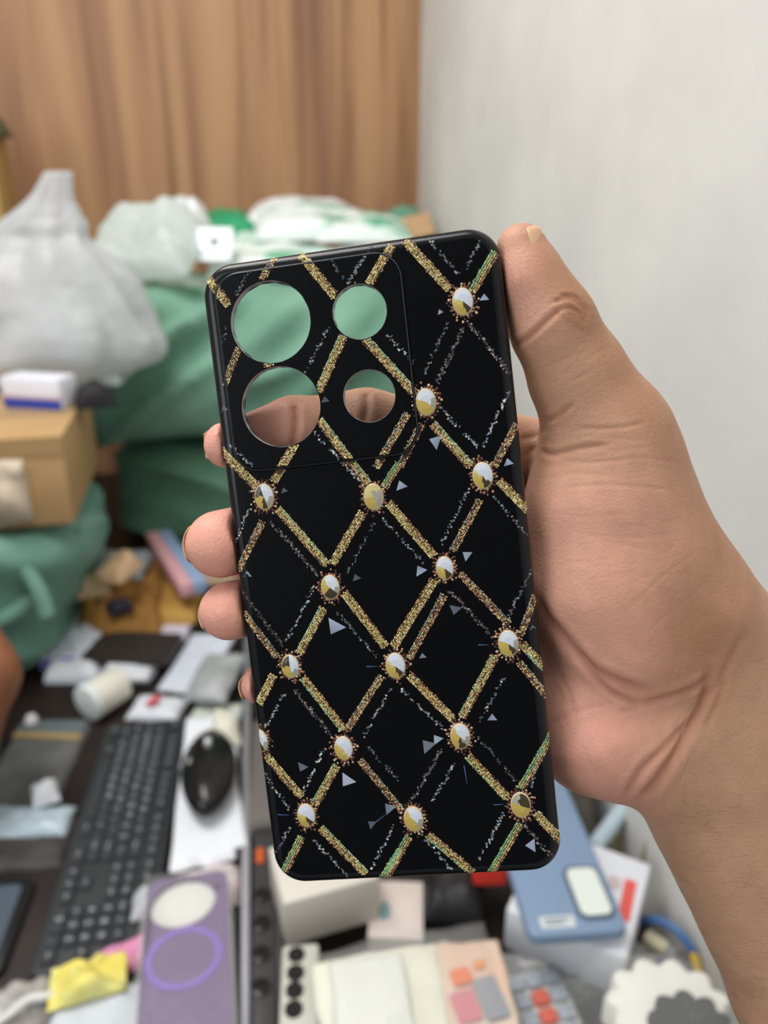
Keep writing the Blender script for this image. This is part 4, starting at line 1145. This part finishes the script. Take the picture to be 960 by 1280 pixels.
# kraft paper heap
M_kraft = mat('kraft', (176, 130, 70), .75, .2, rgb2=(150, 106, 54), nscale=18, bump=.2, bscale=30)
sheet('kraft_bag', (98, 775), (205, 785), (205, 690), (110, 700), .05, 61, M_kraft, 'crumpled brown kraft paper bag behind the papers', 'paper bag', .055, .03, True)
sheet('kraft_carton', (188, 768), (250, 772), (250, 715), (200, 715), .03, 62, mat('kraft_yellow', (196, 152, 76), .7), 'flattened yellow-brown card right of the kraft bag', 'cardboard', .02, .006)
sheet('kraft_carton', (225, 712), (320, 742), (300, 680), (215, 676), .03, 63, mat('kraft_pale', (190, 164, 134), .7), 'pale tan card behind the pink and blue strip', 'cardboard', .02, .006)
sheet('plastic_pouch', (108, 712), (180, 720), (182, 682), (124, 680), .082, 64, mat('pouch_bluegrey', (164, 174, 180), .4), 'blue-grey plastic pouch on top of the kraft bag', 'pouch', .018, .008, True)
for k, (u, v, s, lab) in enumerate(((115, 738, .06, 'cream foam chunk at the left of the kraft bag'), (152, 735, .075, 'peach foam chunk in the middle of the kraft bag'))):
    q = at(u, v, .075); o = link('foam_chunk', crumpled(s, s * .7, .025, 66 + k, .016, 22, 14, 14), mat('foam%d' % k, ((214, 190, 150), (226, 190, 150))[k], .8), None, (q.x, q.y, .07), (0, 0, .3 + k)); tag(o, lab, 'foam')
q = at(150, 762, .06); o = link('dark_wrapper', crumpled(.04, .03, .014, 69, .008, 30, 12, 12), mat('ink', (50, 44, 60), .5), None, (q.x, q.y, .06), (.5, 0, .7)); tag(o, 'dark scrap on the front of the kraft bag', 'wrapper')
c, yaw, w_, l_ = quad((226, 752), (262, 745), (212, 678), (184, 684), .055)
o = empty('long_carton', (c.x, c.y, .04), yaw, 'long narrow box striped pink and blue, leaning beside the kraft bag', 'box')
mb = MB(); mb.box((-w_ * .25, 0, .012), (w_ * .5, l_, .024), 0, bev=.002); mb.build('pink_half', mat('strip_pink', (226, 170, 176), .5), o)
mb = MB(); mb.box((w_ * .25, 0, .0115), (w_ * .5, l_ * .99, .023), 0, bev=.002); mb.build('blue_half', mat('strip_blue', (150, 174, 208), .5), o)
q = at(298, 723, .03); mb = MB(); mb.cyl((0, 0, 0), (0, 0, .02), .012, .008, n=20, bev=.003); o = mb.build('red_button_badge', mat('red_plastic', (220, 40, 36), .4), None, (q.x, q.y, .042)); tag(o, 'small round red badge showing between the middle and ring fingertips', 'badge')

# purple phone case in its sleeve, bottom left
o, ww, ll = thing_at('phone_cover', quad((176, 1352), (306, 1352), (287, 1108), (178, 1130), .03), 'translucent purple phone cover with a lilac ring, in a clear sleeve at the bottom left', 'phone cover', dz=-.008)
bm = bmesh.new()
mb = MB()
outer = rrect(ww * .92, ll * .96, .012)
hole = [(-.004 + .031 * math.cos(2 * math.pi * i / 40) * math.cos(.25) - .028 * math.sin(2 * math.pi * i / 40) * math.sin(.25), ll * .315 + .031 * math.cos(2 * math.pi * i / 40) * math.sin(.25) + .028 * math.sin(2 * math.pi * i / 40) * math.cos(.25)) for i in range(40)]
allp = outer + hole; n0 = len(outer)
ed = [(i, (i + 1) % n0) for i in range(n0)] + [(n0 + i, n0 + (i + 1) % 40) for i in range(40)]
vs, es, fs, ov, oe, of = delaunay_2d_cdt([Vector(p) for p in allp], ed, [], 1, 1e-6)
hc = Vector((-.004, ll * .315))
def in_hole(x, y):
    x -= hc.x; y -= hc.y; a_ = x * math.cos(.25) + y * math.sin(.25); b_ = -x * math.sin(.25) + y * math.cos(.25); return (a_ / .031) ** 2 + (b_ / .028) ** 2 < .97
keep = [f for f in fs if not in_hole(sum(vs[i].x for i in f) / len(f), sum(vs[i].y for i in f) / len(f))]
k = len(vs)
V3 = [(v.x, v.y, .008) for v in vs] + [(v.x, v.y, 0.001) for v in vs]
F3 = []
for f in keep:
    a_, b_, c_ = [vs[i] for i in f[:3]]
    f = f if (b_ - a_).cross(c_ - a_) > 0 else f[::-1]
    F3.append(tuple(f)); F3.append(tuple(i + k for i in f[::-1]))
mo = {}
for i, l in enumerate(ov):
    for q_ in l: mo[q_] = i
for a_, b_ in ed: F3.append((mo[a_], mo[a_] + k, mo[b_] + k, mo[b_]))
me = bpy.data.meshes.new('cover'); me.from_pydata(V3, [], F3); me.update()
bm = bmesh.new(); bm.from_mesh(me); bmesh.ops.recalc_face_normals(bm, faces=bm.faces[:]); bm.to_mesh(me); bm.free()
link('back_shell', me, mat('purple_shell', (120, 100, 134), .35, .4), o, smooth=30)
mb = MB(); nseg = 48; vs_ = []; fs_ = []
for i in range(nseg):
    a_ = 2 * math.pi * i / nseg
    for r_, z_ in ((.0335, .0082), (.0335, .0092), (.0275, .0092), (.0275, .0082)): vs_.append((r_ * math.cos(a_), r_ * math.sin(a_) * .92, z_))
for i in range(nseg):
    j = (i + 1) % nseg
    for q_ in range(3): fs_.append((i * 4 + q_, j * 4 + q_, j * 4 + q_ + 1, i * 4 + q_ + 1))
mb.add(vs_, fs_); rg = mb.build('magnet_ring', mat('ring_lilac', (136, 108, 190), .35, .4), o, (-.002, -ll * .02, 0)); rg['label'] = 'bright lilac ring'
mb = MB(); mb.prism(rrect(ww * .96, ll * 1.0, .012), -.001, .0005); mb.build('insert_card', mat('insert_white', (226, 226, 218), .5), o)
mb = MB(); mb.prism(rrect(ww * 1.04, ll * 1.03, .012), -.0016, .0112, bev=.004); mb.build('clear_sleeve', M_clear, o)

q = at(262, 1112, .01); o = link('receipt', crumpled(.075, .05, .014, 71, .012, 20), mat('receipt_pinkwhite', (230, 222, 220), .6, rgb2=(214, 190, 190), nscale=30), None, (q.x, q.y, .006), (0, 0, .3)); tag(o, 'crumpled pinkish white receipt at the top of the purple cover', 'paper')
q = at(163, 1207, .006); o = link('paper_scrap', crumpled(.055, .035, .007, 72, .01, 22, 14, 14), mat('pink_paper', (228, 150, 186), .6), None, (q.x, q.y, .004), (0, 0, .5)); tag(o, 'pink paper scrap between the keyboard and the purple cover', 'paper')
q = at(172, 1200, .01); 
q = at(116, 1252, .006); o = link('paper_scrap', crumpled(.066, .042, .010, 73, .03, 24, 18, 18), mat('yellow_paper', (232, 214, 96), .6, rgb2=(236, 232, 150), nscale=20), None, (q.x, q.y, .004), (0, 0, .3)); tag(o, 'crumpled bright yellow paper scrap in front of the keyboard', 'paper')
q = at(158, 1262, .004); o = link('paper_scrap', crumpled(.05, .06, .008, 74, .01, 24, 14, 14), mat('lime_white', (220, 224, 196), .6), None, (q.x, q.y, .002), (0, 0, .1)); tag(o, 'pale lime white scrap beside the yellow scrap', 'paper')
q = at(36, 1276, .004); o = link('plastic_wrap', crumpled(.11, .06, .018, 75, .02, 20), mat('wrap_grey', (186, 182, 176), .25, .6, rgb2=(150, 144, 138), nscale=30), None, (q.x, q.y, .001), (0, 0, .2)); tag(o, 'crumpled shiny grey plastic wrap in the bottom left corner', 'plastic wrap')
mb = MB(); mb.tube([at(-20, 1290, .03), at(12, 1268, .034), at(35, 1250, .036), at(60, 1245, .034), at(90, 1240, .02)], .004); o = mb.build('white_cable', mat('cable_white', (222, 222, 220), .4)); tag(o, 'white cable over the shiny plastic wrap in the bottom left corner', 'cable')
q = at(185, 1285, .003); o = link('paper_scrap', crumpled(.08, .05, .006, 76, .006, 20, 14, 14), mat('bluewhite2', (206, 212, 218), .6), None, (q.x - .04, q.y, .002), (0, 0, .05)); tag(o, 'blue-white scrap under the left edge of the purple cover', 'paper')
q = at(210, 1135, .012); o = link('plastic_wrap', crumpled(.05, .035, .014, 77, .014, 30, 14, 14), mat('wrap_clear', (206, 208, 212), .2, .6), None, (q.x - .01, q.y, .004), (0, 0, .2)); tag(o, 'shiny clear wrap at the top left corner of the purple cover', 'plastic wrap')

# white carton below the case
P_ = [at(356, 1160, .055), at(474, 1126, .055)]
wv = P_[1] - P_[0]; ww = wv.length; yw = math.atan2(wv.y, wv.x); dd = .07
ctr = (P_[0] + P_[1]) / 2 + Vector((-math.sin(yw), math.cos(yw), 0)) * dd / 2
o = empty('product_box', (ctr.x, ctr.y, .0), yw, 'plain cream product box lying just below the phone case', 'box')
mb = MB(); mb.box((0, 0, .0275), (ww, dd, .055), bev=.0015); mb.build('carton_sleeve', mat('box_cream', (214, 208, 196), .55), o)
mb = MB(); mb.box((.018, -dd * .22, .0553), (.022, .0025, .0006)); mb.box((.012, -dd * .27, .0553), (.03, .0018, .0006)); mb.build('print', mat('faint_red', (206, 150, 132), .6), o)
P_ = quad((470, 1180), (508, 1168), (548, 1100), (455, 1100), .03)
o = empty('product_box', (P_[0].x, P_[0].y, 0), P_[1], 'pinkish white box with a teal drop mark, right of the cream box', 'box')
mb = MB(); mb.box((0, 0, .015), (P_[2], P_[3], .03), bev=.0015); mb.build('carton_sleeve', mat('box_pinkwhite', (220, 206, 198), .55), o)
mb = MB(); mb.prism([(.006 * math.cos(t_) * (1 - .3 * math.sin(t_)), .011 * math.sin(t_)) for t_ in [2 * math.pi * i / 24 for i in range(24)]], 0, .0006); mb.build('drop_print', mat('drop_teal', (140, 172, 178), .5), o, (-P_[2] * .22, -P_[3] * .05, .0300))
sheet('cloth_pouch', (520, 1165), (600, 1165), (605, 1085), (540, 1090), .02, 81, mat('pouch_black', (34, 34, 36), .5), 'black pouch behind the clear packet, below the case', 'pouch', .02, .01, True)
P_ = quad((590, 1116), (632, 1112), (626, 1074), (588, 1078), .05)
o = MB(); o.prism(rrect(P_[2], P_[3], .004), 0, .03, bev=.004); o = o.build('red_box', mat('red_box', (222, 60, 46), .45), None, (P_[0].x, P_[0].y, .022), (0, 0, P_[1])); tag(o, 'small red box just under the bottom edge of the phone case', 'box')
# strip with punched holes
o, ww, ll = thing_at('punched_rack', quad((352, 1330), (402, 1330), (398, 1205), (353, 1205), .045), 'off-white plastic rack with a row of black holes, at the bottom of the picture', 'rack', dz=-.045)
mb = MB(); mb.box((0, 0, .0225), (ww, ll, .045), bev=.003); mb.build('body', mat('rack_white', (196, 196, 184), .5), o)
for (u, v) in ((372, 1220), (371, 1243), (370, 1265), (369, 1289)):
    q = o.matrix_world; 
    c_ = at(u, v, .045); lx = c_ - o.location; ca, sa = math.cos(-o.rotation_euler.z), math.sin(-o.rotation_euler.z)
    mb = MB(); mb.cyl((0, 0, -.001), (0, 0, .0012), .0075, n=20); mb.build('hole_cup', mat('hole_black', (14, 14, 14), .6), o, (lx.x * ca - lx.y * sa, lx.x * sa + lx.y * ca, .0452))

# clear packet with cards
o, ww, ll = thing_at('clear_packet', quad((404, 1345), (680, 1335), (592, 1132), (402, 1212), .075), 'clear packet holding cream cards and a printed card, at the bottom middle', 'packet', dz=-.02)
link('card', crumpled(ww * .78, ll * .86, .004, 84, .004, 10, pillow=False), mat('card_cream', (226, 226, 208), .5), o, (-.02, -.004, .0))
link('card', crumpled(ww * .40, ll * .8, .004, 85, .004, 10, pillow=False), mat('card_white', (222, 224, 216), .5), o, (-ww * .24, -.008, .007), (0, 0, -.05))
pc = empty('printed_card', (ww * .31, -ll * .10, .0095), -.12); pc.parent = o
link('sheet', crumpled(ww * .36, ll * .78, .002, 86, .002, 10, pillow=False), mat('card_peach', (222, 186, 164), .5, rgb2=(214, 200, 184), nscale=14), pc)
for nm, col, x_, y_, a_, b_ in (('orange_patch', (226, 130, 90), -.2, .12, .26, .12), ('pink_patch', (206, 130, 140), -.22, -.16, .3, .22), ('grey_picture', (150, 152, 158), .16, -.1, .3, .3), ('orange_patch', (228, 150, 100), .1, .22, .16, .06)):
    mb = MB(); mb.prism(rrect(ww * a_ * .42, ll * b_, .003), 0, .0008); mb.build(nm, mat(nm, col, .5), pc, (ww * .36 * x_, ll * .78 * y_, .0046), (0, 0, .2))
link('film', crumpled(ww, ll, .022, 87, .01, 12), M_clear, o, (0, 0, -.003))

# white phone box with blue-grey cover on it
o, ww, ll = thing_at('phone_box', quad((612, 1166), (786, 1218), (807, 1104), (690, 1058), .05), 'white phone box with a red bar, under the blue-grey phone cover', 'box', dz=-.05)
mb = MB(); mb.box((0, 0, .025), (ww, ll, .05), bev=.004); mb.build('carton_sleeve', mat('pb_white', (226, 228, 234), .4), o)
q = at(780, 1150, .0505); q2 = at(786, 1120, .0505); q3 = at(776, 1170, .0505)
mb = MB(); lx = q2 - q3; mb.prism(rrect(.011, lx.length * 1.0, .001), 0, .0006); bar = mb.build('red_bar', mat('bar_red', (226, 96, 90), .45), o, smooth=False)
bpy.context.view_layer.update()
bar.matrix_world = Matrix.Translation((q.x, q.y, .0501)) @ Matrix.Rotation(math.atan2(lx.y, lx.x) - math.pi / 2, 4, 'Z')
q = at(764, 1128, .0505); mb = MB(); mb.prism(rrect(.012, .016, .005), 0, .0004); tx = mb.build('faint_mark', mat('mark_pinkgrey', (206, 186, 190), .5), o, smooth=False)
tx.matrix_world = Matrix.Translation((q.x, q.y, .0504)) @ Matrix.Rotation(math.atan2(lx.y, lx.x) - math.pi / 2, 4, 'Z')
o, ww, ll = thing_at('phone_cover', quad((661, 1207), (775, 1186), (700, 985), (600, 990), .07), 'blue-grey phone cover with a large camera opening, on the white box at the lower right', 'phone cover', dz=-.016)
mb = MB(); mb.prism(rrect(ww, ll, .010), 0, .010, bev=.003); mb.build('back_shell', mat('bluegrey_shell', (126, 148, 176), .4, .4), o)
mb = MB(); mb.prism(rrect(.034, .058, .009), 0, .002, bev=.0008); cwd = mb.build('camera_frame', mat('frame_darkgrey', (84, 96, 106), .4), o)
c_ = at(731, 1148, .0655)
yw_ = o.rotation_euler.z; lx = c_ - o.location; lc = (lx.x * math.cos(-yw_) - lx.y * math.sin(-yw_), lx.x * math.sin(-yw_) + lx.y * math.cos(-yw_))
cwd.location = (lc[0], lc[1], .0098)
mb = MB(); mb.prism(rrect(.028, .051, .007), 0, .0008); mb.build('camera_opening', mat('opening_pale', (222, 228, 222), .5), o, (lc[0], lc[1], .0117))
c_ = at(693, 1186, .0655); lx = c_ - o.location; lc = (lx.x * math.cos(-yw_) - lx.y * math.sin(-yw_), lx.x * math.sin(-yw_) + lx.y * math.cos(-yw_))
mb = MB(); mb.prism(rrect(.031, .012, .002), 0, .0006); st = mb.build('sticker', mat('sticker_white', (206, 212, 214), .5), o, (lc[0], lc[1], .0100))
mb = MB(); mb.prism(rrect(.022, .0016, .0006, cy=.002), 0, .0004); mb.prism(rrect(.016, .0014, .0006, cx=-.003, cy=-.0018), 0, .0004); mb.build('sticker_print', mat('sticker_ink', (120, 128, 136), .5), st, (0, 0, .0008), smooth=False)

# calculator
o, ww, ll = thing_at('calculator', quad((668, 1342), (752, 1325), (694, 1204), (628, 1224), .03), 'pale grey calculator with red and grey keys, at the bottom right', 'calculator', dz=-.03)
mb = MB(); mb.prism(rrect(ww, ll, .006), 0, .028, bev=.003); mb.build('body', mat('calc_body', (206, 204, 196), .5), o)
cg = mat('calc_grey', (172, 180, 190), .4); crd = mat('calc_red', (222, 112, 96), .4)
for r_ in range(4):
    for c_ in range(3):
        red = (c_ == 1 and r_ == 1) or (c_ == 1 and r_ == 2)
        mb = MB(); mb.prism(rrect(ww * .27, ll * .15, .003), 0, .005, bev=.0015); mb.build('key', crd if red else cg, o, (ww * (-.30 + .30 * c_), ll * (.37 - .195 * r_), .0278))

# white scalloped brush at the bottom right
c_ = at(822, 1284, .05)
o = empty('scrub_brush', (c_.x, c_.y - .01, 0), .1, 'black brush with a white scalloped top in clear wrap, at the bottom right', 'brush')
def scallop(r, n, k): return [((r + k * abs(math.cos(n * t / 2))) * math.cos(t), (r * .8 + k * abs(math.cos(n * t / 2))) * math.sin(t)) for t in [2 * math.pi * i / 120 for i in range(120)]]
mb = MB(); mb.prism(scallop(.042, 11, .008), .03, .058, bev=.006); mb.build('scalloped_top', mat('scallop_white', (236, 234, 226), .5), o)
mb = MB(); mb.prism(scallop(.034, 11, .005), .0, .031); mb.build('black_base', mat('brush_black', (44, 44, 44), .6), o)
mb = MB(); mb.prism(scallop(.026, 9, .006), .0575, .066, bev=.002); mb.build('black_pad', mat('brush_pad', (64, 64, 62), .7), o, (.006, -.022, 0))
link('wrap', crumpled(.12, .10, .075, 91, .012, 14), M_clear, o, (-.005, 0, 0))

# cables, plug and tube by the white wall
mb = MB(); mb.tube([at(800, 1152, .03), at(822, 1150, .05), at(846, 1163, .055), at(862, 1182, .05), at(868, 1192, .045)], .0045); o = mb.build('network_cable', mat('cable_blue', (74, 108, 156), .45)); tag(o, 'blue cable arching by the white wall behind the phone box', 'cable')
mb = MB(); mb.tube([at(866, 1192, .046), at(873, 1215, .04), at(877, 1240, .03), at(878, 1262, .012), at(884, 1290, .006)], .004); o = mb.build('power_cable', mat('cable_yellow', (196, 164, 60), .45)); tag(o, 'yellow cable running down beside the white wall', 'cable')
mb = MB(); mb.tube([at(806, 1180, .01), at(825, 1200, .02), at(842, 1212, .03), at(845, 1230, .02), at(836, 1250, .006)], .0045); o = mb.build('network_cable', mat('cable_navy', (40, 50, 130), .45)); tag(o, 'navy blue cable loop under the beige plug', 'cable')
p0 = at(806, 1170, .035); p1 = at(834, 1188, .035); d_ = (p1 - p0)
o = empty('network_plug', p0, math.atan2(d_.y, d_.x), 'beige connector plug between the blue cables', 'plug')
mb = MB(); mb.box((d_.length / 2, 0, 0), (d_.length, .012, .011), bev=.002); mb.build('body', mat('plug_beige', (196, 188, 160), .5), o)
mb = MB(); mb.box((d_.length + .004, 0, 0), (.009, .009, .008), bev=.001); mb.build('contact_end', M_grey, o)
mb = MB(); mb.cyl(at(740, 1078, .02), at(797, 1000, .03), .009, n=20, bev=.002); o = mb.build('pale_tube', mat('tube_paleblue', (186, 204, 214), .4)); tag(o, 'pale blue tube lying behind the white phone box', 'tube')
mb = MB(); mb.cyl(at(738, 1062, .012), at(752, 985, .012), .0125, n=20, bev=.002); o = mb.build('dark_tube', mat('tube_slate', (112, 122, 132), .5)); tag(o, 'slate grey tube left of the pale blue tube', 'tube')
q = at(722, 1030, .008); o = link('cloth_pouch', crumpled(.05, .11, .02, 93, .01, 22, 14, 18), mat('olive_black', (64, 58, 50), .6), None, (q.x, q.y, .001), (0, 0, -.2)); tag(o, 'small dark olive pouch under the heel of the hand, right of the blue-grey cover', 'pouch')
q = at(770, 1050, .0); o = link('paper_roll', crumpled(.09, .12, .014, 94, .006, 16, 14, 14), mat('tan_mix', (150, 140, 116), .6), None, (q.x + .02, q.y + .03, .001), (0, 0, -.3)); o.name = 'paper_bag'; tag(o, 'flat tan paper bag behind the tubes at the wall', 'paper bag')
mb = MB(); mb.tube([at(795, 1100, .01), at(804, 1080, .03), at(812, 1050, .06), at(818, 1020, .09), at(826, 990, .12)], .004); o = mb.build('power_cable', mat('cable_khaki', (150, 142, 110), .5)); tag(o, 'khaki cable climbing up the white wall behind the wrist', 'cable')
q = at(760, 1275, .0); o = link('cloth_pouch', crumpled(.07, .06, .02, 95, .01, 22, 14, 14), mat('pouch_black2', (30, 30, 32), .5), None, (q.x - .005, q.y + .03, .001), (0, 0, .2)); tag(o, 'black pouch between the calculator and the scalloped brush', 'pouch')
q = at(700, 1235, .0); o = link('bubble_wrap', crumpled(.16, .06, .03, 96, .012, 22), mat('wrap_greyish', (150, 150, 150), .3, .5), None, (q.x + .02, q.y + .005, .001), (0, 0, .1)); tag(o, 'grey crinkled wrap in front of the white phone box', 'plastic wrap')

# bent bare arm of someone else at the left edge
def build_arm():
    h = 3.0
    pts = [(-190, 560, 900, 58), (-110, 700, 880, 56), (-27, 845, 850, 45), (-60, 960, 830, 44), (-170, 1090, 800, 36)]
    cs = np.array([P3(a, b, c) for a, b, c, _ in pts]); rs = [r * c / FPX for _, _, c, r in pts]
    lo = cs.min(0) - 75; hi = cs.max(0) + 75
    F = np.full(((hi - lo) / h).astype(int) + 1, 90.0, np.float32)
    for i in range(len(pts) - 1): seg_block(F, lo, h, cs[i], cs[i + 1], rs[i], rs[i + 1], 18.0, 60)
    V, Q = surface_nets(F, lo, h); V = smooth_np(V, Q, 3)
    me = bpy.data.meshes.new('arm'); me.from_pydata((V * .001).tolist(), [], Q.tolist()); me.update()
    o = link('person', me, mat('skin_brown', (150, 98, 68), .5, .3, rgb2=(136, 86, 60), nscale=12, bump=.1, bscale=150)); o.matrix_world = M_CAM
    tag(o, 'bent bare brown arm of a second person at the left edge, beside the teal sack', 'person')


build_arm()

# ------------------------------------------------------------------ let things rest on each other instead of sinking in
def settle(skip, fixed, step=0.002, most=0.036):
    from mathutils.bvhtree import BVHTree
    bpy.context.view_layer.update()
    groups = {}
    for o in bpy.data.objects:
        if o.type != 'MESH': continue
        r = o
        while r.parent: r = r.parent
        if r.get('kind') == 'structure': continue
        vs, ps = groups.setdefault(r.name, ([], []))
        k = len(vs); mw = o.matrix_world
        vs.extend(mw @ v.co for v in o.data.vertices); ps.extend(tuple(i + k for i in p.vertices) for p in o.data.polygons)
    order = sorted((n for n in groups if n not in skip), key=lambda n: (n not in fixed, min(v.z for v in groups[n][0])))
    done = []
    for n in order:
        vs, ps = groups[n]; lift = 0.0
        lo = [min(v[i] for v in vs) for i in range(3)]; hi = [max(v[i] for v in vs) for i in range(3)]
        while True:
            sh = Vector((0, 0, lift)); tree = BVHTree.FromPolygons([v + sh for v in vs], ps); hit = False
            for (l2, h2, t2) in done:
                if all(lo[i] + sh[i] <= h2[i] and l2[i] <= hi[i] + sh[i] for i in range(3)) and tree.overlap(t2): hit = True; break
            if not hit or lift >= most or n in fixed: break
            lift += step
        if hit and n not in fixed: lift = 0.0; print('SETTLE left', n)
        elif lift: bpy.data.objects[n].location.z += lift
        sh = Vector((0, 0, lift))
        done.append(([lo[0], lo[1], lo[2] + lift], [hi[0], hi[1], hi[2] + lift], BVHTree.FromPolygons([v + sh for v in vs], ps)))


settle({n.name for n in bpy.data.objects if 'cable' in n.name} | {'person', 'person.001', 'phone_case', 'network_plug'}, {'table', 'green_sack', 'green_sack.001', 'green_sack.002'})

# ------------------------------------------------------------------ light, camera
def area(name, loc, target, sx, sy, power, col=(1, 1, 1)):
    l = bpy.data.lights.new(name, 'AREA'); l.shape = 'RECTANGLE'; l.size = sx; l.size_y = sy; l.energy = power; l.color = col
    o = bpy.data.objects.new(name, l); C.objects.link(o); o.location = loc
    o.rotation_euler = (Vector(target) - Vector(loc)).to_track_quat('-Z', 'Y').to_euler()
    return o


area('ceiling_lamp', (-0.55, 0.55, 1.95), (-0.2, 0.8, 0), 1.3, 0.5, 27, (1.0, 0.98, 0.95))
area('window_light', (-1.3, -0.9, 1.35), (0.1, 0.6, 0.4), 1.0, 1.1, 14, (0.95, 0.98, 1.0))
w = bpy.data.worlds.new('World'); bpy.context.scene.world = w; w.use_nodes = True
w.node_tree.nodes['Background'].inputs[0].default_value = (0.93, 0.97, 1.0, 1)
w.node_tree.nodes['Background'].inputs[1].default_value = 0.36

cd = bpy.data.cameras.new('camera'); cam = bpy.data.objects.new('camera', cd); C.objects.link(cam)
cam.location = CAM; cam.rotation_euler = (math.pi / 2 - PITCH, 0, 0)
cd.lens = FPX / 1280 * 36; cd.sensor_width = 36; cd.clip_start = 0.01
cd.dof.use_dof = True; cd.dof.focus_distance = 0.197; cd.dof.aperture_fstop = 9.5
sc = bpy.context.scene
sc.camera = cam
sc.view_settings.view_transform = 'Standard'; sc.view_settings.look = 'None'; sc.view_settings.gamma = 1; sc.view_settings.exposure = 0.0
sc.view_settings.use_curve_mapping = False
sc.cycles.use_denoising = True
sc.cycles.transparent_max_bounces = 12
sc.cycles.max_bounces = 6
